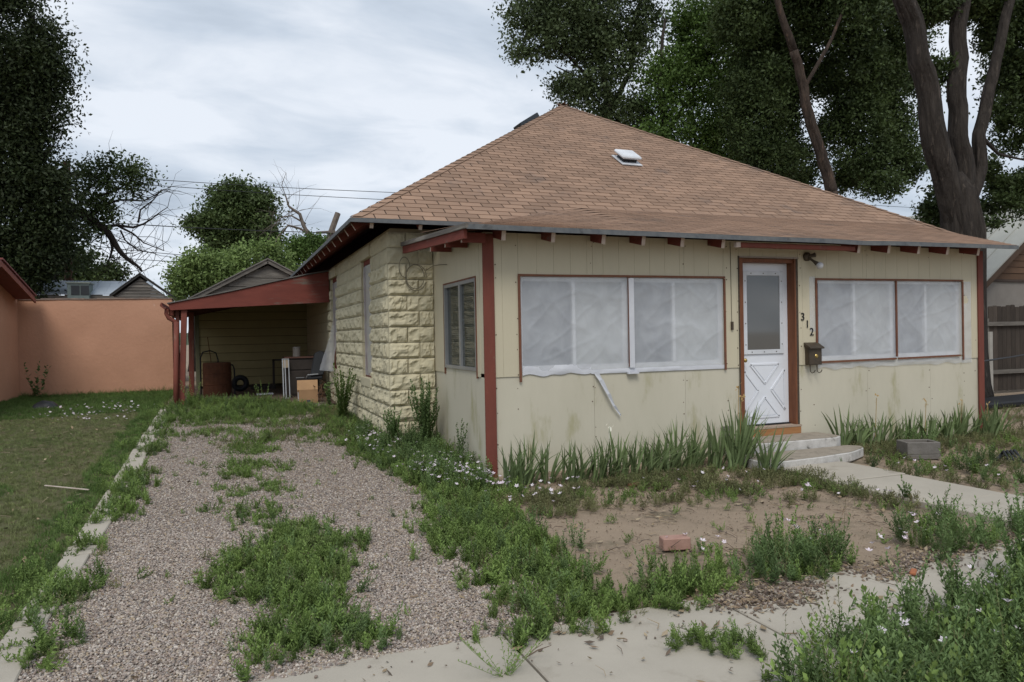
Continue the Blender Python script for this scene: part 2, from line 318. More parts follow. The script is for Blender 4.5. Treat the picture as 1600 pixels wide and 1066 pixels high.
# rock-faced blocks
def block_mesh(k, wd=.396, ht=.196, amp=.026):
    b = MB(); rr = random.Random(k)
    ox, oz = rr.uniform(0, 50), rr.uniform(0, 50)
    def fn(s, t):
        x = (s-.5)*wd; z = t*ht; ed = min(min(s, 1-s)*wd/.035, min(t, 1-t)*ht/.03, 1)
        cl = noise.noise(Vector((ox+x*5+z*4, oz+z*7-x*3, k*.7))); r_ = .62+.75*(1-abs(cl)*3.2)*.5+1.1*noise.noise(Vector((ox+x*11, oz+z*14, 4)))+.5*noise.noise(Vector((ox+x*26, oz+z*30, 9)))
        return (x, -.014-(amp*max(r_, .05)+.004)*(ed**.5), z)
    b.grid(13, 7, fn)
    c = [(-wd/2, -.012, 0), (wd/2, -.012, 0), (wd/2, -.012, ht), (-wd/2, -.012, ht)]; d = [(x, .06, z) for x, _, z in c]
    b.add(c+d, [(0, 4, 5, 1), (1, 5, 6, 2), (2, 6, 7, 3), (3, 7, 4, 0)])
    return b.mesh('block', BLOCK)
BM = [block_mesh(k) for k in range(9)]
WA, WB = (3.17, 3.92, .82, 2.86), (6.55, 7.33, .82, 2.86)
loose = MB()
def segs(lo, hi, z0, z1, holes):
    out_ = [(lo, hi)]
    for a, b_, c, d in holes:
        if z1 <= c+.05 or z0 >= d-.05: continue
        nx = []
        for s, t in out_:
            if b_ <= s or a >= t: nx.append((s, t)); continue
            if a > s: nx.append((s, a))
            if b_ < t: nx.append((b_, t))
        out_ = nx
    return out_
def pieces(s, t, lo, off):
    "cut a run s-t of a course at the bond's joints"
    cuts = [s]; k = math.floor((s-lo-off)/.4)+1
    while lo+off+k*.4 < t-.05:
        if lo+off+k*.4 > s+.08: cuts.append(lo+off+k*.4)
        k += 1
    cuts.append(t); return list(zip(cuts[:-1], cuts[1:]))
for c in range(15):
    z0 = .031+c*.203-.2; z1 = z0+.203
    if z1 > 2.97: z1 = 2.95
    off = .2 if c % 2 else 0; soft = 1 if z0 < 2.3 else .45
    for s, t in segs(2.0, 11.9, z0, z1, [WA, WB]):
        for a, b_ in pieces(s, t, 2.0, off):
            me = random.choice(BM); sx = (b_-a-.006)/.396
            if a < 7.4: inst('block', me, house, (HW, (a+b_)/2, z0+.003), (0, 0, -math.pi/2), (sx, soft, (z1-z0-.006)/.196))
            else:
                for _ in (0,): loose.box(HW-.02, HW+.06, a+.004, b_-.004, z0+.004, z1-.004)
    q = [(HW-.015, -.2, ), (-.2, 0.)] if c % 2 else [(HW-.015, -.36), (-.36, 0.)]
    for a, b_ in q: inst('block', random.choice(BM), house, ((a+b_)/2, 2.0, z0+.003), (0, 0, 0), ((b_-a-.006)/.396, soft*1.15, (z1-z0-.006)/.196))
loose.build('block_course', BLOCK, house, kind='stuff')
# corner bead of the block corner

# siding panels with grooves
def gpanel(b, axis, a0, a1, z0, z1, f, thick=.15, plain=False):
    "plywood panel with vertical grooves: axis 'x' faces -y, axis 'y' faces -x; f = face coordinate"
    def bx(p, q, d0, d1, zz0, zz1):
        if axis == 'x': b.box(p, q, d0, d1, zz0, zz1)
        else: b.box(d0, d1, p, q, zz0, zz1)
    bx(a0, a1, f+.004, f+thick, z0, z1)
    g0 = a0; k = math.floor(a0/.2032)+1
    cuts = [a0]
    while k*.2032 < a1-.02:
        if k*.2032 > a0+.02: cuts.append(k*.2032)
        k += 1
    cuts.append(a1)
    if plain: cuts = [a0, a1]
    for p, q in zip(cuts[:-1], cuts[1:]):
        bx(p+(.0014 if p != a0 else 0), q-(.0014 if q != a1 else 0), f, f+.0041, z0, z1)
DL, DR = 3.29, 4.2; ST = 1.08
def P(axis, a0, a1, z0, z1, f, mat, label=None):
    b = MB(); gpanel(b, axis, a0+.0015, a1-.0015, z0, z1, f, .15-f, mat is SIDE2); return b.build('siding_panel', mat, house, label=label)
ZT = 2.62
for a0, a1, z0, z1 in ((.0, .39, ST, ZT), (.39, 1.29, 2.17, ZT), (1.29, 2.5, 2.17, ZT), (2.5, 3.07, 2.17, ZT), (3.07, DL, ST, ZT), (DL, DR, 2.42, ZT), (DR, 4.48, ST, ZT),
                       (4.48, 5.35, 2.18, ZT), (5.35, 6.5, 2.18, ZT), (6.5, 7.13, 2.18, ZT), (7.13, 7.5, ST, ZT)): P('x', a0, a1, z0, z1, -.002, SIDE)
for a0, a1 in ((.0, 1.29), (1.29, 2.5), (2.5, DL), (DR, 5.35), (5.35, 6.5), (6.5, 7.5)):
    if a1 == DL or a0 == DR:
        P('x', a0, a1, .13 if a0 == DR else .02, 1.12 if a0 < 2 or True else 1.12, .009, SIDE2)
    else: P('x', a0, a1, .02, 1.12, .009, SIDE2, 'weathered lower siding panel with mildew stains')
SW0, SW1, SWB, SWT = .27, 1.5, 1.14, 2.16
for a0, a1, z0, z1 in ((.15, SW0, ST, ZT), (SW0, .95, SWT, ZT+.02), (.95, SW1, SWT, ZT+.03), (SW1, 1.98, ST, ZT+.04)): P('y', a0, a1, z0, z1, -.002, SIDE)
P('y', .15, 1.98, .02, 1.14, .009, SIDE2)
nl = MB(); rn = random.Random(4)
for xx in (.13, .37, 1.27, 1.31, 2.48, 2.52, 3.10, 3.26, 4.23, 4.45, 5.33, 5.37, 6.48, 6.52, 7.16, 7.38):
    z = .12
    while z < 2.55:
        inw = (.39 < xx < 3.07 or 4.48 < xx < 7.13) and 1.0 < z < 2.22
        if not inw and rn.random() < .6:
            x_, z_ = xx+rn.uniform(-.01, .01), z+rn.uniform(-.05, .05); f_ = .009 if z_ < 1.08 else -.002; r_ = rn.uniform(.004, .007); nl.box(x_-r_, x_+r_, f_-.002, f_-.0003, z_-r_, z_+r_)
        z += .2
nl.build('nail_heads', M('rusty_nails', (.10, .06, .04), rough=.9), house, kind='stuff')
# corner boards
MB().box(-.016, .108, -.026, -.0025, .02, 2.6).build('corner_post', RED, house, bevel=.004)
MB().box(7.425, 7.53, -.026, -.0025, .0, 2.6).build('corner_post', RED, house, bevel=.004)
MB().box(7.501, 7.53, -.0024, .1, .0, 2.6).build('corner_post', RED, house)
MB().box(7.41, 7.5, .15, 2.0, 0, 2.6).build('siding_panel', SIDE, house, label='plain siding on the far end wall of the porch')

def sheet_plastic(b, fx, x0, x1, z0, z1, seed, amp=.0055, nx=90, nz=60, edge=None):
    def fn(s, t):
        x = x0+(x1-x0)*s; z = z0+(z1-z0)*t; d = min(s, 1-s, t, 1-t)
        a = noise.noise(Vector((x*3+z*2.5, z*3-x*1.5, seed)))*1.2+1.1*(1-min(1, 2.2*abs(noise.noise(Vector((x*3.5+z*2.5, z*1.6-x*1.2, seed+5))))))**3+1.0*(1-min(1, 2.5*abs(noise.noise(Vector((x*2.5-z*4.5, z*1.5+x*1.1, seed+8))))))**4+.25*noise.noise(Vector((x*14, z*9, seed)))
        if edge: z += edge(s, t)
        return fx(x, -amp*a*min(d*12, 1)-.004, z)
    b.grid(nx, nz, fn)
def window_big(x0, x1, z0, z1, split, name_lbl, seed, thin=()):
    wn_ = MB().box(x0, x1, .10, .15, z0, z1).build('window', CURT, house, label=name_lbl)
    f = MB()
    for a in (x0, split-.03, x1-.06): f.box(a, a+.06, .05, .0999, z0, z1)
    f.box(x0+.06, split-.03, .052, .0999, z1-.06, z1); f.box(split+.03, x1-.06, .052, .0999, z1-.06, z1)
    f.box(x0+.06, split-.03, .052, .0999, z0, z0+.06); f.box(split+.03, x1-.06, .052, .0999, z0, z0+.06)
    f.build('frame', WHITE2, wn_)
    for a, b_ in ((x0+.06, split-.03), (split+.03, x1-.06)):
        md = (a+b_)/2
        MB().box(md-.02, md+.02, .045, .0998, z0+.06, z1-.06).build('mullion', WHITE2, wn_)
        MB().box(a, md-.02, .085, .0997, z0+.06, z1-.06).build('pane', CURTD, wn_); MB().box(md+.02, b_, .09, .0996, z0+.06, z1-.06).build('pane', M('pane_grey', (.44, .46, .46), rough=.4, bump=0), wn_)
    return wn_
w1 = window_big(.39, 3.07, 1.12, 2.17, 1.72, 'wide porch window left of the door under wrinkled plastic sheet', 1)
w2 = window_big(4.48, 7.13, 1.12, 2.18, 5.84, 'wide porch window right of the door under wrinkled plastic sheet', 2)
fxy = lambda x, d, z: (x, d, z)
for wn_, x0, x1, sp in ((w1, .42, 3.05, 1.745), (w2, 4.52, 7.11, 5.86)):
    for k, (a, b_) in enumerate(((x0, sp-.012), (sp+.012, x1))):
        q = MB(); sheet_plastic(q, fxy, a, b_, 1.13, 2.155, k*7+x0)
        q.build('plastic_sheet', PLAS, wn_, smooth=True)
    l_ = MB()
    xa, xb = (.385, 3.075) if wn_ is w1 else (4.475, 7.135)
    def lath(b, p, q_, wd=.024, seed=0.):
        n_ = 6; pts = [Vector(p).lerp(Vector(q_), i/n_)+Vector((0, 0, .004*noise.noise(Vector((i*1.3, seed, 0))))) for i in range(n_+1)]
        for i in range(n_): b.beam(pts[i], pts[i+1], .012, wd)
    lt = MB(); lath(lt, (xa, -.0125, 2.17), (xb, -.0125, 2.175)); lt.build('lath', LATH, wn_)
    for xx, z0 in ((xa+.01, 1.02 if wn_ is w1 else 1.12), (xb-.01, 1.06)):
        MB().box(xx-.013, xx+.013, -.0185, -.0065, z0, 2.158).build('lath', LATH, wn_)
    MB().box(sp-.014, sp+.012, -.022, -.006, 1.14, 2.158).build('lath', LATH, wn_)
for a, b_, z in ((4.52, 5.84, 1.105), (5.88, 7.06, 1.115)):
    MB().beam((a, -.018, z), (b_, -.018, z+.01), .014, .024).build('lath', LATH, w2)
# white plastic edges and the torn strip under the left window
q = MB(); sheet_plastic(q, fxy, 1.25, 3.06, 1.075, 1.125, 3, .008, 30, 2); q.build('plastic_edge', PLASW, w1, smooth=True)
q = MB(); sheet_plastic(q, fxy, .42, 1.25, 1.085, 1.19, 9, .008, 20, 3, lambda s, t: .03*noise.noise(Vector((s*5, 0, 0)))*(1-t)); q.build('plastic_edge', PLASW, w1, smooth=True)
MB().box(1.735, 1.80, -.03, -.0225, 1.13, 2.15).build('tape_strip', PLASW, w1); MB().box(1.70, 1.84, -.05, -.008, 1.06, 1.08).build('tape_strip', PLASW, w1)
q = MB(); sheet_plastic(q, fxy, 4.50, 7.3, 1.02, 1.105, 12, .01, 50, 3, lambda s, t: .04*noise.noise(Vector((s*14, 0, 0)))*(1-t)); q.build('plastic_edge', PLAS, w2, smooth=True)
q = MB(); sheet_plastic(q, fxy, 7.14, 7.3, 1.1, 2.16, 15, .01, 5, 20); q.build('plastic_edge', PLAS, w2, smooth=True)
q = MB(); sheet_plastic(q, fxy, 4.38, 4.47, 1.5, 2.2, 16, .006, 4, 14); q.build('plastic_edge', PLAS, w2, smooth=True)
q = MB()
strip = [(1.27, -.02, 1.09), (1.33, -.035, 1.0), (1.42, -.05, .84), (1.50, -.04, .70), (1.585, -.03, .60), (1.595, -.03, .585)]
for i in range(len(strip)-1):
    a, b_ = Vector(strip[i]), Vector(strip[i+1]); wa, wb = .055*(1-i/6), .055*(1-(i+1)/6)
    q.add([a, a+Vector((wa, -.01, .015)), b_+Vector((wb, .005, .01)), b_], [(0, 1, 2, 3)])
q.build('torn_strip', PLASW, w1, label='torn white strip dangling below the window')

# side window of the porch (aluminium slider)
sw_ = MB().box(.09, .14, SW0, SW1, SWB, SWT).build('window', BLIND, house, label='aluminium sliding window in the porch side wall')
f = MB(); f.box(-.010, .05, SW0, SW0+.035, SWB, SWT); f.box(-.010, .05, SW1-.035, SW1, SWB, SWT); f.box(-.009, .05, SW0+.035, SW1-.035, SWT-.04, SWT); f.box(-.009, .05, SW0+.035, SW1-.035, SWB, SWB+.035); f.box(-.006, .045, .84, .90, SWB+.035, SWT-.04)
f.build('frame', ALU, sw_)
gm = bpy.data.materials.new('window_glass'); gm.use_nodes = True; b_ = gm.node_tree.nodes['Principled BSDF']; b_.inputs['Base Color'].default_value = (.08, .09, .08, 1); b_.inputs['Alpha'].default_value = .4; b_.inputs['Roughness'].default_value = .04; b_.inputs['Specular IOR Level'].default_value = .8
MB().box(.018, .022, SW0+.035, .84, SWB+.035, SWT-.04).build('pane', gm, sw_); MB().box(.030, .034, .90, SW1-.035, SWB+.035, SWT-.04).build('pane', gm, sw_)
sl_ = MB(); z = SWB+.05
while z < SWT-.05: sl_.add([(.06, SW0+.04, z), (.06, SW1-.04, z), (.078, SW1-.04, z+.018), (.078, SW0+.04, z+.018)], [(0, 1, 2, 3)]); z += .025
sl_.build('blind_slats', BLIND, sw_, kind='stuff')
MB().box(-.012, .006, SW0-.018, SW0-.001, SWB-.08, SWT+.018).build('lath', LATH, sw_); MB().box(-.012, .006, SW1+.001, SW1+.018, SWB-.08, SWT+.018).build('lath', LATH, sw_); MB().box(-.0125, .006, SW0-.001, SW1+.001, SWT, SWT+.018).build('lath', LATH, sw_)

# tall windows in the block wall
def tall_window(y0, y1, lbl, billow):
    z0, z1 = .94, 2.68
    wn_ = MB().box(HW+.07, HW+.12, y0+.02, y1-.02, z0, z1).build('window', DARK, house, label=lbl)
    f = MB()
    for a in (y0+.02, y1-.07): f.box(HW+.02, HW+.0699, a, a+.05, z0, z1)
    f.box(HW+.021, HW+.0699, y0+.07, y1-.07, z1-.07, z1); f.box(HW+.021, HW+.0699, y0+.07, y1-.07, z0, z0+.05); f.build('frame', REDW, wn_)
    MB().box(HW-.045, HW+.06, y0-.06, y1+.06, z1, z1+.17).build('lintel', BLOCK, wn_, bevel=.006)
    MB().box(HW-.05, HW+.06, y0-.06, y1+.06, z0-.13, z0).build('sill', BLOCK, wn_, bevel=.006)
    q = MB(); b2 = MB()
    def fn(s, t):
        y = y0+.05+(y1-y0-.1)*s; z = z0+.03+(z1-.12-z0)*t; a = noise.noise(Vector((y*4, z*2.5, y0)))*.02+noise.noise(Vector((y*12, z*5, y0)))*.008
        bl = billow*max(0, 1-t*1.7)**1.3*(.35+.65*s)
        return (HW+.012-abs(a)-bl, y+bl*.5, z-(.06*billow/.25 if t == 0 else 0))
    q.grid(14, 40, fn); q.build('plastic_sheet', PLAS, wn_, smooth=True)
tall_window(WA[0]+.02, WA[1]-.02, 'tall narrow side window with plastic nearest the house corner', .0)
tall_window(WB[0]+.02, WB[1]-.02, 'tall narrow side window with loose plastic beside the carport', .26)

# door
door = MB().box(3.36, 4.14, .126, .17, .35, 2.37).build('door', WHITE, house, label='white crossbuck entry door with glazed upper half', bevel=.003)
def strip_frame(b, x0, x1, z0, z1, wd, y0, y1):
    b.box(x0, x0+wd, y0, y1, z0, z1); b.box(x1-wd, x1, y0, y1, z0, z1); b.box(x0+wd, x1-wd, y0+.0005, y1, z1-wd, z1); b.box(x0+wd, x1-wd, y0+.0005, y1, z0, z0+wd)
gx0, gx1, gz0, gz1 = 3.44, 4.06, 1.23, 2.27
b = MB(); strip_frame(b, gx0, gx1, gz0, gz1, .055, .108, .1259); b.build('window_trim', WHITE2, door, bevel=.003)
MB().box(gx0+.056, gx1-.056, .118, .1258, gz0+.056, gz1-.056).build('pane', GLASS, door)
s_ = MB()
for i in range(4):
    for x in (gx0+.028, gx1-.028): zz = gz0+.12+i*.265; s_.box(x-.006, x+.006, .1045, .1079, zz-.006, zz+.006)
for i in range(3):
    for z in (gz0+.028, gz1-.028): xx = gx0+.12+i*.19; s_.box(xx-.006, xx+.006, .1045, .1079, z-.006, z+.006)
s_.build('screws', BRONZE, door)
def tri_mould(pts):
    n = len(pts); b = MB(); c = sum((Vector(p) for p in pts), Vector())/n
    for i in range(n): b.beam(Vector(pts[i]), Vector(pts[(i+1) % n]), .014, .022, up=(0, 0, 1) if abs(pts[i][2]-pts[(i+1) % n][2]) < .2 else (1, 0, .01))
    ins = [Vector(p).lerp(c, .22) for p in pts]; b.prism([(p.x, .119, p.z) for p in ins], (0, .0069, 0))
    return b
yM = .122; cx_, cz_ = 3.76, .77
for pts in (((3.54, yM, 1.10), (3.98, yM, 1.10), (3.76, yM, .86)), ((3.54, yM, .44), (3.98, yM, .44), (3.76, yM, .69)), ((3.45, yM, 1.02), (3.45, yM, .52), (3.66, yM, .775)), ((4.07, yM, 1.02), (4.07, yM, .52), (3.86, yM, .775))):
    tri_mould(pts).build('door_panel', WHITE, door)
k = MB(); k.tube([(3.415, .126, 1.16), (3.415, .10, 1.16), (3.415, .085, 1.16), (3.415, .055, 1.16), (3.415, .045, 1.16)], [.028, .012, .012, .027, .02], 12); k.build('handle', BRASS, door, smooth=True)
fr = MB().box(DL+.002, 3.36, .01, .168, .335, 2.42).build('door_frame', JAMB, house)
MB().box(4.14, DR-.04, -.008, .168, .335, 2.42).build('jamb', JAMB, fr); MB().box(DR-.04, DR-.004, -.004, .166, .15, 2.42).build('jamb', JDARK, fr, label='rotten dark outer edge of the door frame')
MB().box(DL-.016, DL+.001, -.010, -.0025, .335, 2.44).build('jamb', JDARK, fr)
MB().box(3.36, 4.14, .02, .166, 2.37, 2.415).build('head', JAMB, fr); MB().box(DL, DR, -.02, .01, 2.42, 2.436).build('drip_cap', M('pale_cap', (.35, .29, .25), rough=.6, bump=.1), fr)
MB().box(3.36, 4.14, .10, .165, .335, .348).build('threshold_gap', BLACK, fr); MB().box(DL+.0, DR-.002, -.035, .099, .31, .333).build('sill', M('pale_sill', (.40, .31, .24), rough=.7, bump=.1), fr)
MB().box(DL-.01, DR-.006, -.03, .0, .17, .309).build('kick_plank', PLANK, house, bevel=.003)
# hardware on the front wall
MB().box(3.155, 3.185, -.022, -.003, 1.54, 1.64).build('doorbell_switch', BRONZE, house); MB().tube([(3.17, -.006, 1.64), (3.168, -.006, 2.0), (3.165, -.006, 2.6)], .004, 5).build('cable', CABLE, house)
def digit(ch, x, z, h=.10):
    cu = bpy.data.curves.new('d', 'FONT'); cu.body = ch; cu.size = h*1.38; cu.extrude = .004; cu.align_x = 'CENTER'
    o = bpy.data.objects.new('d', cu); me = bpy.data.meshes.new_from_object(o); bpy.data.objects.remove(o)
    me.materials.append(BLACK); ob = inst('house_number', me, house, (x, -.009, z), (R(90), 0, 0)); ob['label'] = 'dark metal numeral %s' % ch
digit('3', 4.262, 1.645); digit('1', 4.335, 1.55); digit('2', 4.405, 1.452)
# boxed rail above the door
rl = MB().box(3.06, 4.82, -.33, -.28, 2.50, 2.56).build('eave_rail', RED, house, label='rust red rail hung under the eave above the door', bevel=.008)
MB().box(3.0, 3.0595, -.332, -.278, 2.502, 2.562).build('end_cap', RAFT, rl)

# ---- roofs
def tab(c, nrm, r, th=.006, lift=.004):
    "a shingle tab from its four corners, lower edge first"
    a, b_, c_, d = [Vector(p) for p in c]; n_ = Vector(nrm)
    v = [a+n_*(th+lift), b_+n_*(th+lift), c_+n_*.003, d+n_*.003, a+n_*lift, b_+n_*lift]
    return v, [(0, 1, 2, 3), (4, 5, 1, 0), (5, 2, 1), (4, 0, 3)], r
TABM = {}
rest = MB()
def full_tab_mesh(k, wd, hl, th=.011):
    key = (k, round(wd, 3), round(hl, 3))
    if key not in TABM:
        b = MB(); v, f, r_ = tab([(0, 0, 0), (wd, 0, 0), (wd, hl, 0), (0, hl, 0)], (0, 0, 1), random.random()); b.add(v, f, r_); TABM[key] = b.mesh('shingle', SHIN)
    return TABM[key]
parts_left = 300
def roof_plane(o, ux, uy, length, inset0, inset1, indiv, seed=0):
    "o lower left corner, ux along the eave, uy up the slope; the plane narrows by inset per metre of slope on each side"
    global parts_left
    rr = random.Random(seed); ux, uy = Vector(ux), Vector(uy); n_ = ux.cross(uy); ex = .132
    total = length/(inset0+inset1) if inset0+inset1 else 0
    rows = int(total/ex); rot = Matrix((ux, uy, n_)).transposed().to_euler()
    for j in range(rows+1):
        s0 = j*ex; lo = inset0*s0; hi = length-inset1*s0; lo2 = inset0*(s0+ex); hi2 = length-inset1*(s0+ex)
        if hi2-lo2 < .05: break
        x = math.floor(lo/.305)*.305-(.1525 if j % 2 else 0)+rr.uniform(-.02, .02)
        while x < hi:
            a, b_ = max(x+.0065, lo), min(x+.2985, hi)
            if b_-a > .02:
                a2, b2 = max(a, lo2), min(b_, hi2)
                p = o+ux*((a+b_)/2)+uy*s0
                if indiv and parts_left > 0 and a == x+.0065 and b_ == x+.2985 and a2 == a and b2 == b_ and indiv(p, j):
                    inst('shingle', full_tab_mesh(rr.randrange(10), .292, ex+.008), house, o+ux*a+uy*s0, rot); parts_left -= 1
                else:
                    v, f, r_ = tab([o+ux*a+uy*s0, o+ux*b_+uy*s0, o+ux*max(b2, a2+.001)+uy*(s0+ex+.008), o+ux*a2+uy*(s0+ex+.008)], n_, rr.random()); rest.add(v, f, r_)
            x += .305
hw = APX.x-EX0; sl_len = math.hypot(APX.y-EY0, APX.z-EZ); uyf = (Vector((0, APX.y-EY0, APX.z-EZ))).normalized(); ins = hw/sl_len
RO = .045
roof_plane(Vector((EX0, EY0, EZ)), (1, 0, 0), uyf, EX1-EX0, ins, ins, lambda p, j: (p.x < 2.3 and j < 20) or (p.x < 2.8 and 6 < j < 17), 1)
uyl = (Vector((APX.x-EX0, 0, APX.z-EZ))).normalized(); roof_plane(Vector((EX0, EY1, EZ)), (0, -1, 0), uyl, EY1-EY0, ins, ins, None, 2)
uyr = (Vector((APX.x-EX1, 0, APX.z-EZ))).normalized(); roof_plane(Vector((EX1, EY0, EZ)), (0, 1, 0), uyr, EY1-EY0, ins, ins, None, 3)
uyb = (Vector((0, APX.y-EY1, APX.z-EZ))).normalized(); roof_plane(Vector((EX1, EY1, EZ)), (-1, 0, 0), uyb, EX1-EX0, ins, ins, None, 4)
# porch roof: front edge and crease
FA, FT = Vector((-.295, -.39, 2.636)), Vector((7.705, -.39, 2.636))
BK = [(-.3, 1.5, 2.80), (.61, 1.6, 2.985), (1.71, 1.98, 3.235), (2.19, 2.12, 3.33), (5.5, 2.11, 3.325), (8.76, 2.08, 3.31)]
def back(s):
    x = -.3+(8.76+.3)*s
    for p, q_ in zip(BK[:-1], BK[1:]):
        if x <= q_[0]+1e-6: return Vector(p).lerp(Vector(q_), (x-p[0])/(q_[0]-p[0]))
    return Vector(BK[-1])
def sag(x): return -.012*math.sin(max(0, min(1, (x+.3)/8))*math.pi)+(-.010*math.exp(-((x-4.9)/.35)**2))
def proof(s, t):
    a = FA.lerp(FT, s); b_ = back(s); p = a.lerp(b_, t); p.z += sag(p.x)*(1-t); return p
UL = M('underlay', (.045, .035, .03), rough=.95)
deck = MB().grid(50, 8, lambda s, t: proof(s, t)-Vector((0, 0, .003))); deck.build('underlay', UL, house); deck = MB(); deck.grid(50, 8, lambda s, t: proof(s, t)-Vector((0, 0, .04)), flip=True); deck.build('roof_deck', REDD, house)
porch = MB(); rr = random.Random(9)
nrow = 21; ncol = 29
for j in range(nrow):
    off = .5 if j % 2 else 0
    for i in range(-1, ncol):
        s0, s1 = (i+off+.022)/ncol, (i+1+off-.022)/ncol; s0, s1 = max(s0, 0), min(s1, 1)
        if s1-s0 < .004: continue
        t0, t1 = j/nrow, (j+1.06)/nrow; t1 = min(t1, 1)
        v, f, r_ = tab([proof(s0, t0), proof(s1, t0), proof(s1, t1), proof(s0, t1)], (0, -.26, .965), rr.random(), .006, .003); porch.add(v, f, r_)
porch.build('porch_shingles', SHIN, house, kind='stuff'); rest.build('shingle_field', SHIN, house, kind='stuff')
# hip caps
hip = MB()
for corner in ((EX0, EY0), (EX1, EY0), (EX0, EY1), (EX1, EY1)):
    a = Vector((*corner, EZ)); d = APX-a; n_ = int(d.length/.2); sx = 1 if corner[0] < 4 else -1; sy = 1 if corner[1] < 5 else -1
    for k_ in range(n_):
        p, q_ = a+d*(k_/n_), a+d*((k_+1.15)/n_); up = Vector((0, 0, .026)); up2 = Vector((0, 0, .012))
        e1 = Vector((sx, 0, 0))*.13; e2_ = Vector((0, sy, 0))*.13
        e1.z = 0; e2_.z = 0
        hip.add([p+up, q_+up2, q_+e1+up2*1.2, p+e1+up*.95, q_+e2_+up2*1.2, p+e2_+up*.95], [(0, 3, 2, 1) if sx*sy > 0 else (0, 1, 2, 3), (0, 1, 4, 5) if sx*sy > 0 else (0, 5, 4, 1)], random.random())
hip.build('hip_caps', SHIN, house, kind='stuff')
# main roof deck underside, drip edges, rafters
dk = MB(); c4 = [Vector((EX0, EY0, EZ-.006)), Vector((EX1, EY0, EZ-.006)), Vector((EX1, EY1, EZ-.006)), Vector((EX0, EY1, EZ-.006))]; ap = APX-Vector((0, 0, .01)); dz = Vector((0, 0, -.045))
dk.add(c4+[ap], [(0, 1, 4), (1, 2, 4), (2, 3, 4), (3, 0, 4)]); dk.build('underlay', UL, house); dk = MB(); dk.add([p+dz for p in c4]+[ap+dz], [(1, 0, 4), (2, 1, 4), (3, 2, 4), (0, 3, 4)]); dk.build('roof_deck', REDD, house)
def edge(a, b_, ht=.05, n_=24, mt=DRIP, sagf=None, wd=.012):
    q = MB(); pts = [Vector(a).lerp(Vector(b_), i/n_) for i in range(n_+1)]
    for p in pts: p.z += (sagf(p.x) if sagf else 0)+.002*noise.noise(p*2.1)
    for i in range(n_): q.beam(pts[i], pts[i+1]+(pts[i+1]-pts[i]).normalized()*.0004, wd, ht)
    return q.build('drip_edge', mt, house)
edge((EX0-.01, EY0-.008, EZ-.022), (EX1, EY0-.008, EZ-.022)); edge((EX0-.008, EY0-.014, EZ-.022), (EX0-.008, EY1, EZ-.022)); edge((EX1+.008, EY0, EZ-.022), (EX1+.008, EY1, EZ-.022))
edge((-.31, -.398, 2.613), (7.72, -.398, 2.613), .052, 60, sagf=sag); 
edge((7.715, -.38, 2.613), (8.76, 2.05, 3.27), .05, 8)
q = MB(); q.beam((-.305, -.405, 2.62), (-.43, 1.92, 2.71), .03, .05); q.build('rake_board', WOODG, house)
q = MB(); q.beam((-.29, -.30, 2.555), (-.40, 1.93, 2.645), .035, .10); q.build('rake_board', REDW, house, label='red board under the porch roof end')
rfm = MB().box(-.022, .022, 0, .85, -.05, .05).mesh('rafter', REDW); rem = MB().box(-.0225, .0225, -.003, 0, -.052, .048).mesh('rafter_end', RAFT)
def rafter(x, y, z, rot, ln=1.):
    r_ = inst('rafter', rfm, house, (x, y, z), rot, (1, ln, 1)); e_ = bpy.data.objects.new('rafter_end', rem); col.objects.link(e_); e_.parent = r_
for x in (.13, .69, 1.29, 1.79, 2.3, 2.86, 4.94, 5.45, 5.98, 6.51, 7.1): rafter(x, -.27, 2.555+.0+sag(x), (R(13), 0, 0))
for y in (-.1, .5, 1.12): rafter(-.27, y, 2.545+y*.035, (0, 0, -math.pi/2), .3)
rafter(-1.0, 1.95, 2.86+.04, (0, R(-32.0), -math.pi/2)) if False else None
y = 2.4
while y < 11.7: rafter(EX0+.07, y, EZ-.06, (R(32.6), 0, -math.pi/2)); y += .6
for x, ln in ((-.86, .2), (-.25, .9), (.3, 1)): rafter(x, EY0+.08, EZ-.055, (R(32.6), 0, 0), ln)
rafter(EX0+.07, 1.86, EZ-.06, (R(32.6), 0, -math.pi/2), .2)
# fan cap, and the dark metal vent box on the left slope
vt = Vector((4.12, 4.05, EZ+(4.05-EY0)*.641)); RX = Matrix.Rotation(math.atan(.641), 4, 'X')
def rb(x0, x1, y0, y1, z0, z1, name, mt, par, bev=0):
    q = MB().box(x0, x1, y0, y1, z0, z1); q.v = [tuple(RX @ Vector(p)+vt) for p in q.v]; return q.build(name, mt, par, bevel=bev)
rv = rb(-.2, .2, -.26, .2, .02, .035, 'roof_vent', WHITE2, house); rb(-.13, .13, -.14, .12, .036, .10, 'vent_neck', DARK, rv); rb(-.19, .19, -.2, .19, .101, .155, 'vent_cap', WHITE2, rv, .02)
sb = Vector(APX).lerp(Vector((EX0, EY0, EZ)), .205)
sk = MB(); o_ = sb+Vector((-.05, .30, .0)); ax = Vector((.841, 0, .541))
sk.beam(o_-ax*.24, o_+ax*.22, .36, .16, up=(-.54, 0, .84)); sk.build('dark_vent_box', M('dark_metal_box', (.04, .05, .06), rough=.4, bump=0), house, label='dark metal vent box on the left roof slope', bevel=.01)

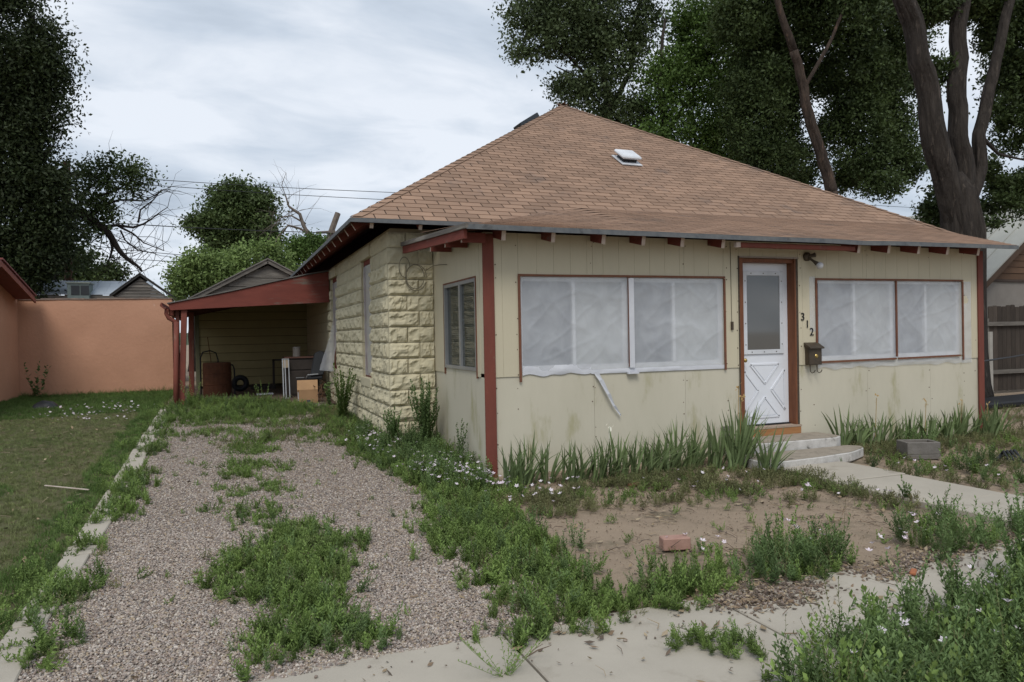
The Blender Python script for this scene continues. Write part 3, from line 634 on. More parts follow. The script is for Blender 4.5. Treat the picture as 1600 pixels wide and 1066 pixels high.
# ---- things on and by the house
mb_ = thing('mailbox', 'dark bronze wall mailbox with brass emblem below the house numbers', 'mailbox', (4.39, -.01, 1.2))
b = MB(); b.prism([(4.29, -.004, 1.08), (4.49, -.004, 1.08), (4.49, -.004, 1.31), (4.29, -.004, 1.31)], (0, -.085, 0)); b.build('box', BRONZE, mb_, bevel=.006)
b = MB(); b.prism([(4.275, -.003, 1.365), (4.275, -.12, 1.30), (4.275, -.12, 1.282), (4.275, -.003, 1.311)], (.23, 0, 0)); b.build('lid', BRONZE, mb_, bevel=.004)
b = MB(); b.tube([(4.40, -.0892, 1.19), (4.40, -.098, 1.19)], [.026, .018], 12); b.build('emblem', BRASS, mb_)
for x in (4.33, 4.44): MB().tube([(x, -.05, 1.08), (x, -.055, 1.0), (x+.012, -.07, .975), (x+.035, -.085, .99), (x+.045, -.09, 1.015)], .006, 6).build('hook', BRONZE, mb_)
pl_ = thing('porch_light', 'old floodlight fixture with one bare bulb under the eave', 'wall light', (4.36, -.02, 2.43))
MB().tube([(4.34, -.002, 2.45), (4.34, -.03, 2.45), (4.34, -.045, 2.45)], [.055, .055, .03], 14).build('base_plate', BRONZE, pl_)
MB().tube([(4.34, -.04, 2.44), (4.38, -.08, 2.39), (4.42, -.11, 2.35)], [.014, .016, .032], 10).build('lamp_socket', BRONZE, pl_); MB().tube([(4.34, -.04, 2.45), (4.42, -.07, 2.47)], [.014, .03], 8).build('lamp_socket', BRONZE, pl_)
MB().tube([(4.415, -.106, 2.355), (4.44, -.125, 2.33), (4.455, -.14, 2.315), (4.465, -.148, 2.305)], [.03, .045, .038, .012], 14).build('bulb', M('milky_bulb', (.7, .7, .72), rough=.25, bump=0), pl_, smooth=True)
cc = MB()
for k_, (cx2, cz2, rx, rz) in enumerate(((-.26, 2.30, .12, .155), (-.25, 2.29, .14, .17), (-.40, 2.42, .07, .13))):
    cc.tube([(cx2+rx*math.cos(t*.35), 1.925-.006*k_-.004*math.sin(t), cz2+rz*math.sin(t*.35)) for t in range(18 if k_ < 2 else 15)], .006, 5)
cc.tube([(-.12, 1.93, 2.38), (-.03, 1.9, 2.44), (-.02, 1.6, 2.43), (-.02, 1.3, 2.40)], .005, 5)
tag(cc.build('cable_coil', CABLE, o=(-.26, 1.93, 2.3)), 'coil of old cable hung high on the block wall by the porch', 'cable coil')

st = thing('entry_steps', 'two worn whitish concrete steps below the front door', 'steps', (3.7, -.4, 0))
TREAD = M('worn_tread', (.34, .295, .24), (.26, .225, .18), sc=6, rough=.95, bump=.5, c3=(.17, .15, .12), sc3=9, t3=.56)
def rough_slab(poly, z0, z1, nm):
    b = MB(); pts = []
    n_ = len(poly)
    for i in range(n_):
        a, c = Vector(poly[i]), Vector(poly[(i+1) % n_]); m_ = max(1, int((c-a).length/.08))
        for k_ in range(m_): p = a.lerp(c, k_/m_); pts.append((p.x+.008*noise.noise(Vector((p.x*9, p.y*9, z0*7))), p.y+.010*noise.noise(Vector((p.x*7, p.y*9, 5+z0))), z0))
    b.prism(pts[::-1], (0, 0, z1-z0-.004)); o = b.build(nm, CONCS, st, bevel=.012)
    c_ = sum((Vector(p) for p in pts), Vector())/len(pts); t_ = MB(); t_.prism([(c_.x+(p[0]-c_.x)*.985, c_.y+(p[1]-c_.y)*.965, z1-.0035) for p in pts][::-1], (0, 0, .0035)); t_.build('tread', TREAD, o); return o
rough_slab([(3.02, -.47), (4.30, -.50), (4.44, -.42), (4.42, -.031), (3.02, -.031)], .0, .225, 'step')
rough_slab([(2.8, -1.04), (3.52, -1.0), (4.12, -.90), (4.5, -.72), (4.55, -.62), (4.46, -.51), (3.0, -.51), (2.8, -.51)], .0, .118, 'step')

pt = thing('planter_trough', 'small grey concrete trough in the weeds right of the steps', 'planter', (4.98, -1.05, 0))
b = MB(); ca, sa = math.cos(R(-22)), math.sin(R(-22))
def rot(x, y, z): return (4.98+x*ca-y*sa, -1.05+x*sa+y*ca, z)
for bx_ in ((-.19, .19, -.13, .13, .0, .06), (-.19, .19, -.13, -.10, .06, .20), (-.19, .19, .10, .13, .06, .20), (-.19, -.16, -.10, .10, .06, .2), (.16, .19, -.10, .10, .06, .2)):
    t_ = MB().box(*bx_); b.add([rot(*p) for p in t_.v], t_.f)
b.build('trough', CONCT, pt, bevel=.006); t_ = MB().box(-.159, .159, -.099, .099, .061, .15); b = MB(); b.add([rot(*p) for p in t_.v], t_.f); b.build('soil', DIRT, pt)
def loose_brick(name, x, y, z, a, sx, sy, sz, mt, lbl, cat='brick', tilt=0):
    b = MB().box(-sx/2, sx/2, -sy/2, sy/2, 0, sz); o = b.build(name, mt, o=(0, 0, 0), bevel=.006); o.location = (x, y, z); o.rotation_euler = (R(tilt), 0, R(a)); tag(o, lbl, cat); return o
loose_brick('loose_brick', .37, -2.92, .0, -14, .20, .10, .085, BRICKM, 'single pink brick lying on the bare dirt')
loose_brick('flat_brick', -.22, -.92, H(-.22, -.92)-.01, 20, .24, .14, .04, BRICKM, 'flat pinkish brick half buried among white flowers', tilt=3)
loose_brick('brick_chip', 1.32, -4.05, .03, 35, .09, .035, .02, M('orange_chip', (.42, .16, .08), rough=.9), 'small orange brick chip on the pavement', 'brick chip')
loose_brick('brick_sliver', 1.25, -.95, .0, 12, .22, .05, .03, M('dark_brick', (.22, .09, .06), rough=.9), 'dark red brick sliver lying before the iris bed')
loose_brick('wood_board', 3.06, -.035, .12, 3, .16, .02, .26, WOODG, 'short grey board leaning on the wall behind the irises', 'board', tilt=-3)
tl = thing('garden_tool', 'dark tangled garden tool lying on the dirt at the right', 'garden tool', (5.5, -1.7, 0))
MB().tube([(5.2, -1.75, .03), (5.4, -1.7, .05), (5.62, -1.62, .10), (5.78, -1.6, .06)], [.012, .018, .02, .012], 8).build('handle', DARK, tl)
for i in range(4): MB().tube([(5.45+i*.07, -1.82, .01), (5.5+i*.06, -1.7, .13), (5.58+i*.06, -1.58, .03)], .014, 6).build('tine', DARK, tl)

# ------------------------------------------------------------------ carport
cp = thing('carport', 'lean-to carport with sagging rust red beam against the block wall', 'carport', (-3.3, 7.4, .33))
b = MB(); b.prism([(-3.47, 7.4, 2.09), (-.63, 7.4, 2.235), (-.63, 7.4, 2.835), (-1.05, 7.4, 2.76), (-1.7, 7.4, 2.61), (-2.4, 7.4, 2.44), (-3.0, 7.4, 2.31), (-3.5, 7.4, 2.21)], (0, .05, 0)); b.build('beam', REDW, cp, bevel=.004)
b = MB(); tops = [(-3.52, 2.205), (-3.0, 2.315), (-2.4, 2.445), (-1.7, 2.615), (-1.05, 2.765), (-.64, 2.84)]
for (xa, za), (xb, zb) in zip(tops[:-1], tops[1:]): b.prism([(xa, 7.375, za+.004), (xb, 7.375, zb+.004), (xb, 7.375, zb+.024), (xa, 7.375, za+.024)], (0, 4.7, 0))
b.build('roof_panel', M('old_roll_roofing', (.17, .16, .145), (.11, .10, .095), sc=5, rough=.95, bump=.4), cp)
for k_ in range(8):
    yy = 7.9+k_*.55; b = MB(); b.beam((-3.45, yy, 2.12), (-.66, yy, 2.70), .04, .09); b.build('rafter', REDD, cp)
b = MB(); b.prism([(-3.62, 7.36, 2.23), (-3.64, 7.36, 2.17), (-3.58, 7.36, 2.12), (-3.535, 7.36, 2.12), (-3.535, 7.36, 2.14), (-3.57, 7.36, 2.14), (-3.6, 7.36, 2.18), (-3.6, 7.36, 2.23)], (0, 4.6, 0)); b.build('gutter', RED, cp)
MB().tube([(-3.53, 7.46, 2.12), (-3.54, 7.46, 2.03), (-3.5, 7.46, 1.95), (-3.40, 7.47, 1.89), (-3.36, 7.47, 1.84)], .038, 10).build('downspout', RED, cp, smooth=True)
MB().tube([(-3.375, 7.41, 1.88), (-3.40, 7.38, .86), (-3.41, 7.34, .29)], .045, 10).build('downspout', RED, cp, smooth=True, label='downspout running down beside the front post')
MB().beam((-3.24, 7.5, 2.12), (-3.32, 7.46, .27), .10, .10, up=(0, 1, 0)).build('post', RED, cp, bevel=.004)
MB().beam((-3.36, 7.56, 2.10), (-3.37, 7.56, .27), .06, .09, up=(0, 1, 0)).build('post', REDD, cp)
MB().beam((-3.20, 9.4, 2.12), (-3.22, 9.4, .30), .10, .10, up=(0, 1, 0)).build('post', RED, cp, bevel=.004)
MB().box(-3.47, -3.25, 7.34, 7.6, .24, .30).build('footing', CONC, cp)
MB().box(-3.5, -3.42, 7.5, 12, 2.0, 2.09).build('beam', RED, cp, label='side beam of the carport along the gutter')

# garage behind the carport
ga = thing('garage', 'old garage with tan horizontal siding and grey gable behind the carport', 'garage', (-1.6, 12, .34))
MB().box(-3.22, .4, 12.06, 17, .3, 2.5).build('wall', M('garage_gap', (.06, .05, .03), rough=.9), ga)
pm = MB(); pm.prism([(0, 0, 0), (0, -.035, .0), (0, -.012, .19), (0, 0, .19)], (2.62, 0, 0)); PM = pm.mesh('siding_plank', GSID)
for k_ in range(11): inst('siding_plank', PM, ga, (-3.13, 12.05, .42+k_*.2))
MB().box(-3.22, -3.131, 11.99, 12.055, .34, 2.62).build('corner_board', M('dull_green_board', (.17, .165, .10), rough=.8), ga)
MB().box(-.5, -.42, 11.99, 12.055, .34, 2.62).build('corner_board', M('dull_tan_board', (.20, .17, .10), rough=.8), ga)
px_, pz = -1.52, 3.50; zl = 2.55
tri = [(-3.45, zl-.1), (px_, pz), (.45, zl-.1)]
b = MB(); b.prism([(x, 12.02, z) for x, z in ((-3.2, zl), (px_, pz-.12), (.2, zl))], (0, .04, 0)); b.build('gable', WOODG, ga)
for a, c in ((tri[0], tri[1]), (tri[1], tri[2])):
    MB().beam((a[0], 11.9, a[1]-.03), (c[0], 11.9, c[1]-.03), .04, .09, up=(0, 0, 1)).build('barge_board', WOODG, ga)
    MB().prism([(a[0], 11.85, a[1]+.02), (c[0], 11.85, c[1]+.02), (c[0], 11.85, c[1]+.05), (a[0], 11.85, a[1]+.05)], (0, 5.4, 0)).build('roof', M('grey_roof', (.20, .185, .17), (.13, .12, .11), sc=5, rough=.95), ga)
for k_ in range(3):
    zz = zl+.08+k_*.22; hwid = (pz-.15-zz)/(pz-zl)*1.75; MB().box(px_-hwid, px_+hwid, 11.985, 12.0195, zz, zz+.2).build('gable_plank', WOODG, ga)

# clutter under the carport
FZ = .36
dr = thing('rusty_bin', 'tall rust brown metal bin behind the carport post', 'bin', (-2.75, 9.3, FZ))
b = MB(); b.tube([(-2.72, 9.35, FZ), (-2.72, 9.35, FZ+.05), (-2.72, 9.35, FZ+.66), (-2.72, 9.35, FZ+.7)], [.27, .28, .28, .27], 20); b.build('drum', RUST, dr)
for z in (.25, .48): MB().tube([(-2.72, 9.35, FZ+z-.012), (-2.72, 9.35, FZ+z), (-2.72, 9.35, FZ+z+.012)], [.28, .29, .28], 20).build('hoop', RUST, dr)
ht = thing('hand_truck', 'black bent tube trolley frame standing behind the rusty bin', 'hand truck', (-2.9, 9.8, FZ))
MB().tube([(-3.05, 9.75, FZ), (-3.05, 9.78, FZ+.8), (-3.0, 9.78, FZ+.92), (-2.86, 9.78, FZ+.95), (-2.74, 9.78, FZ+.9), (-2.7, 9.78, FZ+.75), (-2.7, 9.75, FZ)], .016, 6).build('frame', DARK, ht)
MB().tube([(-2.84, 9.8, FZ+.7), (-2.9, 9.8, FZ+1.25)], .008, 5).build('handle', RUST, ht)
MB().tube([(-2.36, 9.3, FZ+.0), (-2.36, 9.3, FZ+.55), (-2.39, 9.3, FZ+.64), (-2.46, 9.32, FZ+.66)], .018, 6)
tag(MB().tube([(-2.38, 9.3, FZ+.0), (-2.38, 9.3, FZ+.55), (-2.41, 9.3, FZ+.64), (-2.52, 9.32, FZ+.66)], .018, 6).build('bent_pipe', DARK, o=(-2.38, 9.3, FZ)), 'black bent pipe standing at the right side of the rusty bin', 'pipe')
ty = MB()
for i in range(25): pass
def torus(c, R_, r_, n_=22, k_=8, ax='y'):
    b = MB()
    def fn(s, t):
        a, q_ = s*2*math.pi, t*2*math.pi; rr_ = R_+r_*math.cos(q_); p = (rr_*math.cos(a), r_*math.sin(q_), rr_*math.sin(a)) if ax == 'y' else (rr_*math.cos(a), rr_*math.sin(a), r_*math.sin(q_))
        return (c[0]+p[0], c[1]+p[1], c[2]+p[2])
    return b.grid(n_, k_, fn)
tag(torus((-2.25, 10.4, FZ+.19), .13, .06).build('worn_rubber_ring', DARK, smooth=True, o=(-2.25, 10.4, FZ)), 'black rubber tyre leaning in the dark between bin and siding', 'tyre')
cab = thing('drawer_cabinet', 'dark wooden cabinet standing under the carport by the house wall', 'cabinet', (-1.15, 8.2, FZ))
MB().box(-1.42, -.78, 8.0, 8.5, FZ, FZ+.78).build('carcass', CABM, cab, bevel=.006); MB().box(-1.45, -.76, 7.97, 8.52, FZ+.781, FZ+.81).build('top', M('cabinet_top', (.12, .06, .045), rough=.6), cab)
MB().box(-1.38, -.82, 7.985, 7.9995, FZ+.55, FZ+.74).build('drawer', CABM, cab, bevel=.004); MB().box(-1.38, -.82, 7.985, 7.9995, FZ+.06, FZ+.52).build('door', CABM, cab, bevel=.004)
MB().box(-1.24, -1.08, 7.97, 7.984, FZ+.38, FZ+.395).build('handle', ALU, cab)
fr_ = thing('metal_rack', 'narrow white metal frame leaning on the cabinet', 'frame', (-1.42, 7.8, FZ))
b = MB()
for x in (-1.50, -1.455, -1.385): b.beam((x, 7.72, FZ), (x+.0, 7.9, FZ+.78), .018, .018)
b.beam((-1.51, 7.72, FZ+.01), (-1.376, 7.72, FZ+.01), .02, .02); b.beam((-1.51, 7.895, FZ+.77), (-1.376, 7.895, FZ+.77), .02, .02); b.build('bars', ALU, fr_)
MB().beam((-1.445, 7.86, FZ+.6), (-1.445, 7.905, FZ+.78), .10, .012, up=(0, 1, 0)).build('plate', M('tan_plate', (.35, .28, .2), rough=.7), fr_)
cn = thing('paint_can', 'grey paint can standing on top of the dark cabinet', 'can', (-1.2, 8.2, FZ+.81))
MB().tube([(-1.2, 8.2, FZ+.811), (-1.2, 8.2, FZ+1.0), (-1.2, 8.2, FZ+1.003)], [.075, .075, .07], 14).build('body', M('can_grey', (.22, .20, .18), rough=.6), cn); torus((-1.2, 8.2, FZ+1.0), .073, .006, 14, 5, 'z').build('rim', ALU, cn)
bx_ = thing('cardboard_box', 'open cardboard box on the ground in front of the cabinet', 'cardboard box', (-1.08, 7.0, .33))
z0 = H(-1.1, 7)+.02
b = MB(); X0, X1, Y0, Y1, Z1 = -1.30, -.96, 6.75, 7.1, z0+.25
b.box(X0, X1, Y0, Y0+.008, z0, Z1); b.box(X0, X1, Y1-.008, Y1, z0, Z1); b.box(X0, X0+.008, Y0+.008, Y1-.008, z0, Z1); b.box(X1-.008, X1, Y0+.008, Y1-.008, z0, Z1); b.box(X0+.008, X1-.008, Y0+.008, Y1-.008, z0, z0+.008); b.build('body', CARD, bx_)
MB().add([(0, 0, 0)], [])
q = MB(); q.prism([(X0-.03, Y0-.002, Z1-.0), (X0-.02, Y0+.10, Z1+.17), (X1+.01, Y0+.10, Z1+.17), (X1, Y0-.002, Z1-.0)], (0, .006, .004)); q.build('flap', M('cardboard_flap', (.46, .28, .15), rough=.9), bx_)
MB().box(X0+.14, X0+.20, Y0-.004, Y0-.001, z0+.01, z0+.06).build('print', M('blue_print', (.06, .06, .12), rough=.8), bx_)
MB().box(X0-.004, X0-.001, Y0+.03, Y0+.2, z0+.03, z0+.2).build('label_sheet', WHITE2, bx_)
ch = thing('office_chair', 'black office chair tipped against the block wall under the carport', 'chair', (-.85, 7.5, FZ))
q = MB(); q.prism([(-1.10, 7.55, FZ+.33), (-.76, 7.6, FZ+.36), (-.72, 7.95, FZ+.42), (-1.05, 7.92, FZ+.38)], (0, 0, .06)); q.build('seat', DARK, ch, bevel=.02)
q = MB(); q.prism([(-1.0, 7.62, FZ+.42), (-.74, 7.6, FZ+.44), (-.66, 7.66, FZ+.86), (-.78, 7.70, FZ+.93), (-.9, 7.7, FZ+.88)], (0, .07, 0)); q.build('backrest', DARK, ch, bevel=.02)
MB().tube([(-1.08, 7.56, FZ+.4), (-1.06, 7.5, FZ+.46), (-.86, 7.5, FZ+.47)], .014, 6).build('armrest', ALU, ch)
MB().tube([(-.9, 7.75, FZ+.35), (-.9, 7.75, FZ+.1)], .025, 8).build('stem', DARK, ch)
for a in range(5): MB().tube([(-.9, 7.75, FZ+.1), (-.9+.2*math.cos(a*1.257), 7.75+.2*math.sin(a*1.257), FZ+.03)], [.02, .014], 6).build('leg', DARK, ch)
tag(MB().box(-1.95, -1.62, 9.0, 9.2, FZ, FZ+.03).build('white_tray', WHITE2, o=(-1.8, 9.1, FZ)), 'white flat tray lying on the carport floor', 'tray')
tag(MB().box(-2.0, -1.45, 10.9, 11.4, FZ+.001, FZ+.10).box(-1.52, -1.47, 10.85, 10.9, FZ, FZ+.7).box(-1.52, -.95, 10.85, 10.9, FZ+.66, FZ+.7).box(-1.0, -.95, 10.85, 10.9, FZ, FZ+.655).build('old_table', CABM, o=(-1.3, 11, FZ)), 'dark low table frame at the back of the carport left of the cabinet', 'table')
bl = MB().tube([(-.93, 6.62, .36), (-.98, 6.58, .5), (-.9, 6.6, .62)], .01, 5)
for i in range(60):
    p = Vector((-.86+rng.normal()*.09, 6.9+rng.normal()*.12, .42+abs(rng.normal())*.12)); q_ = p+Vector((rng.normal(), rng.normal(), rng.normal()))*.07; bl.beam(p, q_, .008, .012)
tag(bl.build('dead_twigs', M('dry_twigs', (.13, .075, .045), rough=.95), o=(-.88, 6.9, .36)), 'heap of dry brown twigs between the cardboard box and the wall', 'twigs')

# ------------------------------------------------------------------ orange neighbour, sheds
ow = thing('orange_wall_building', 'blank orange stucco wall across the end of the lawn', 'building', (-5.2, 11.7, .34))
b = MB(); b.grid(24, 12, lambda s, t: (-6.8+3.1*s, 11.7+.012*noise.noise(Vector((s*5, t*4, 0))), .2+t*(2.30+.03*s)-(.05*abs(noise.noise(Vector((s*9, 2, 0)))) if t == 0 else 0))); b.build('wall', STUC, ow, smooth=True)
MB().box(-6.8, -3.7, 11.72, 12.6, .1, 2.495).build('wall', STUC, ow)
b = MB(); x = -6.8
while x < -3.72: w_ = random.uniform(.2, .4); b.box(x, min(x+w_, -3.69), 11.68, 12.6, 2.497+(x+6.8)*.01, 2.515+(x+6.8)*.01+random.random()*.018); x += w_
b.build('coping', M('rough_coping', (.30, .22, .17), (.18, .14, .12), sc=9, rough=.95), ow)
oh_ = thing('orange_house', 'orange stucco house with dark red tiled roof at the left edge', 'house', (-7.5, 9, .3))
MB().box(-11.5, -6.78, 5.5, 11.66, .1, 2.75).build('wall', STUC, oh_)
MB().prism([(-6.42, 11.5, 2.50), (-6.42, 8.9, 3.05), (-6.42, 6.1, 2.5), (-6.42, 6.1, 2.56), (-6.42, 8.9, 3.12), (-6.42, 11.5, 2.57)], (-5.3, 0, 0)).build('roof', TILE, oh_)
MB().prism([(-6.40, 11.52, 2.42), (-6.40, 8.9, 2.98), (-6.40, 6.08, 2.42), (-6.40, 6.08, 2.51), (-6.40, 8.9, 3.07), (-6.40, 11.52, 2.51)], (-.03, 0, 0)).build('barge_board', M('red_barge', (.28, .09, .06), rough=.7), oh_)
for k_ in range(26):
    yy = 8.95+k_*.1; z = 3.13-(yy-8.9)*.212; 
    if k_ % 1 == 0: MB().prism([(-6.39, yy, z), (-6.39, yy+.09, z-.019), (-6.39, yy+.09, z+.011), (-6.39, yy, z+.03)], (-1.2, 0, 0)).build('tile', TILE, oh_)
sh = thing('metal_roof_shed', 'long low shed with pale blue tin roof beyond the orange wall', 'shed', (-6.5, 17, 0))
MB().box(-11, -4.9, 17.2, 19.5, 0, 2.86).build('wall', WOODG, sh)
b = MB(); x = -11.2
b = MB().box(-11.2, -4.6, 17.02, 17.09, 2.80, 2.90); b.build('fascia', WOODG, sh)
for k_ in range(11):
    x = -11.2+k_*.6; q = MB(); q.prism([(x, 17.0, 2.92), (x+.597, 17.0, 2.92), (x+.597, 18.6, 3.42), (x, 18.6, 3.42)], (0, 0, .02)); q.beam((x+.3, 17.0, 2.95), (x+.3, 18.6, 3.45), .02, .02); q.build('roof_panel', TIN, sh)
ac = thing('roof_cooler', 'grey green evaporative cooler box on the tin shed roof', 'air cooler', U(122, 452, 16.8))
c0 = U(105, 462, 16.8); c1 = U(139, 441, 16.8)
MB().box(c0.x, c1.x, 16.8, 17.5, c0.z-.1, c1.z-.04).build('cabinet', M('cooler_green', (.17, .21, .20), rough=.6), ac, bevel=.01); MB().box(c0.x-.03, c1.x+.03, 16.77, 17.53, c1.z-.039, c1.z).build('lid', M('cooler_lid', (.24, .27, .24), rough=.6), ac)
mid = (c0.x*.55+c1.x*.45)
for a in range(2):
    xa = c0.x+.1+a*.24; MB().box(xa, xa+.21, 16.785, 16.7995, c0.z+.02, c1.z-.1).build('grille', M('grille_dark', (.04, .045, .05), rough=.7), ac)
ws = thing('gable_shed', 'weathered grey plank shed gable above the orange wall', 'shed', U(220, 450, 15.5))
A_, B_, C_ = U(172, 463, 15.5), U(219, 429, 15.5), U(268, 463, 15.5)
MB().box(A_.x+.1, C_.x-.1, 15.6, 18, 0, A_.z-.05).build('wall', WOODG, ws)
nP = 7
for k_ in range(nP):
    t0, t1 = k_/nP, (k_+.96)/nP; z0_, z1_ = A_.z-.1+(B_.z-A_.z)*t0, A_.z-.1+(B_.z-A_.z)*t1
    l0, l1 = A_.x+(B_.x-A_.x)*t0, A_.x+(B_.x-A_.x)*t1; r0, r1 = C_.x+(B_.x-C_.x)*t0, C_.x+(B_.x-C_.x)*t1
    MB().prism([(l0, 15.5, z0_), (r0, 15.5, z0_), (r1, 15.52, z1_), (l1, 15.52, z1_)], (0, .05, 0), r=random.random()).build('plank', WOODG, ws)
for a, c in ((A_, B_), (B_, C_)):
    MB().beam(a+Vector((0, -.06, 0)), c+Vector((0, -.06, 0)), .05, .05).build('roof_edge', M('shed_edge', (.05, .05, .048), rough=.9), ws)
    MB().prism([a+Vector((0, -.1, .03)), c+Vector((0, -.1, .03)), c+Vector((0, -.1, .05)), a+Vector((0, -.1, .05))], (0, 2.6, 0)).build('roof', M('shed_roof', (.10, .095, .09), rough=.9), ws)

# ------------------------------------------------------------------ right neighbour and fence
nb = thing('neighbour_house', 'neighbouring house with brown gable and pale metal roof at the right edge', 'house', (16, 6, 0))
p0 = U(1535, 436, 6.); p1 = U(1601, 367, 6.); sl2 = (p1.z-p0.z)/(p1.x-p0.x); rx_ = p0.x+3.3; rz_ = p0.z+3.3*sl2
MB().box(p0.x+.3, p0.x+6.3, 6.1, 16, 0, 2.75).build('wall', GSTUC, nb)
for k_ in range(14):
    z = 2.76+k_*.17; l0 = p0.x+.12+(z-p0.z)/sl2; l1 = l0+.165/sl2
    if l1 < rx_: MB().prism([(l0, 6.08, z), (2*rx_-l0, 6.08, z), (2*rx_-l1, 6.10, z+.165), (l1, 6.10, z+.165)], (0, .05, 0), r=random.random()).build('gable_board', BROWNS, nb)
MB().box(p0.x+.2, p0.x+6.3, 6.05, 6.12, 2.70, 2.755).build('trim', M('nb_trim', (.08, .06, .05), rough=.8), nb)
for s in (-1, 1):
    a = Vector((rx_+s*(3.3+.3), 5.75, rz_-(3.6)*sl2)); c = Vector((rx_, 5.75, rz_))
    MB().beam(a, c, .05, .16).build('barge_board', M('nb_barge', (.10, .065, .045), rough=.8), nb)
    rf = MB(); 
    for k_ in range(18): yy = 5.7+k_*.6; rf.prism([a+Vector((0, yy-5.75, .10)), c+Vector((0, yy-5.75, .10)), c+Vector((0, yy-5.75, .13)), a+Vector((0, yy-5.75, .13))], (0, .585, 0), r=random.random()); rf.beam(a+Vector((0, yy-5.75, .15)), c+Vector((0, yy-5.75, .15)), .03, .03)
    rf.build('roof', TINR, nb)
fe = thing('plank_fence', 'dark weathered plank fence between the big tree and the neighbour', 'fence', (13, 4.2, 0))
for k_ in range(26):
    w_ = .14; x = 13.52+k_*.148; tz = 1.98+random.uniform(-.03, .03); q = MB(); q.prism([(x, 4.2, .05), (x+w_, 4.2, .05), (x+w_, 4.2, tz-.02), (x+w_*.8, 4.2, tz), (x+w_*.15, 4.2, tz), (x, 4.2, tz-.03)], (0, .02, 0)); q.build('plank', FENCE, fe)
MB().box(13.35, 17.4, 4.13, 4.175, 1.53, 1.62).build('rail', WOODG, fe); MB().box(13.45, 17.4, 4.13, 4.175, .44, .53).build('rail', WOODG, fe); MB().box(13.40, 13.50, 4.176, 4.26, 0, 1.7).build('post', WOODG, fe)
pf = thing('wire_rail_fence', 'thin metal rail fence running right from the porch corner', 'fence', (10, 2.2, 0))
MB().tube([(7.6, .7, .92), (9.0, 1.5, .88), (12.5, 3.0, .88), (14, 3.6, .9)], .018, 6).build('rail', DARK, pf); MB().tube([(14, 3.6, .9), (14, 3.6, 0)], .02, 6).build('post', DARK, pf)
tag(MB().prism([(9.9, 1.9, 0), (13, 2.2, 0), (13.2, 3.0, 0), (10.3, 2.7, 0)], (0, 0, .12)).build('dark_tarp', M('black_tarp', (.015, .015, .017), rough=.6, bump=.5, bsc=8), bevel=.03, o=(11.5, 2.4, 0)), 'black tarp lying on the ground at the foot of the big tree', 'tarp')
pb = thing('pale_pipe', 'short pale stand pipe against the neighbour fence', 'pipe', (12.8, 3.6, 0))
MB().tube([(13.25, 4.0, 0.0), (13.25, 4.0, 1.4)], .07, 8).build('pipe', M('pale_pipe', (.4, .38, .34), rough=.8), pb)
hl = MB(); 
def hfn(s, t): a = math.radians(-60+120*s+10); r_ = 200+t*150; return (r_*math.sin(a), r_*math.cos(a), (t*10)*(.5+.5*noise.noise(Vector((s*20, 0, 0))))+(0 if t else -1))
tag(hl.grid(120, 3, hfn).build('far_treeline', LF_DARK), 'distant dark tree line', 'tree line'); hlo = bpy.data.objects['far_treeline']; del hlo['category']; hlo['kind'] = 'stuff'

# ------------------------------------------------------------------ trees
def crown_arrays(blobs, Y, leaf, dens, spread=1., seed=0, dy=1., gap=-.28):
    "blobs: (u, v, ru, rv) sizes measured in the photograph, turned into metres at depth Y"
    g_ = np.random.default_rng(seed); Vs = []; Rs = []
    for bl_ in blobs:
        u, v, ru, rv = bl_[:4]; ru, rv = ru*.92, rv*.94; yy = Y+(bl_[4] if len(bl_) > 4 else 0); c = np.array(U(u, v, yy)); s = depth(c)/FPX; rx, rz = ru*s, rv*s; ry = (rx+rz)/2*dy
        ncl = max(8, int(1.45*dens*(rx*rz*4)/(spread**2)))
        d = g_.normal(size=(ncl, 3)); d /= np.linalg.norm(d, axis=1)[:, None]; rad = g_.uniform(.15, 1, ncl)**.45
        rad = rad*(1+.14*g_.normal(size=ncl)); C_ = c+d*rad[:, None]*np.array([rx, ry, rz]); f0 = .9/spread; C_ = C_[[noise.noise(Vector(q_)*f0+Vector((seed, 0, 0))) > gap for q_ in C_]]; ncl = len(C_)
        nl = 34
        P_ = np.repeat(C_, nl, 0)+g_.normal(size=(ncl*nl, 3))*np.array([.27, .27, .2])*spread*g_.uniform(.5, 1.3, (ncl, 1)).repeat(nl, 0)
        r_ = np.repeat(g_.uniform(0, 1, ncl), nl)*.6+g_.uniform(0, .4, ncl*nl); Vs.append(P_); Rs.append(r_)
    P_ = np.concatenate(Vs); r_ = np.concatenate(Rs); n = len(P_)
    a = g_.normal(size=(n, 3)); a /= np.linalg.norm(a, axis=1)[:, None]; b = g_.normal(size=(n, 3)); b -= a*(a*b).sum(1)[:, None]; b /= np.linalg.norm(b, axis=1)[:, None]
    L_ = .72*leaf*g_.uniform(.6, 1.3, n)[:, None]
    V = np.stack([P_-a*L_, P_+b*L_*.5, P_+a*L_, P_-b*L_*.5], 1).reshape(-1, 3); F = np.arange(4*n).reshape(n, 4)
    return V, F, r_
def crown(parent, blobs, Y, leaf, dens, mat, spread=1., seed=0, dy=1., name='crown'):
    V, F, r_ = crown_arrays(blobs, Y, leaf, dens, spread, seed, dy); V = V-np.array(ORG[parent])
    o = bpy.data.objects.new(name, fastmesh(name, V, F, mat, r_)); col.objects.link(o); o.parent = parent; ORG[o] = ORG[parent]; return o
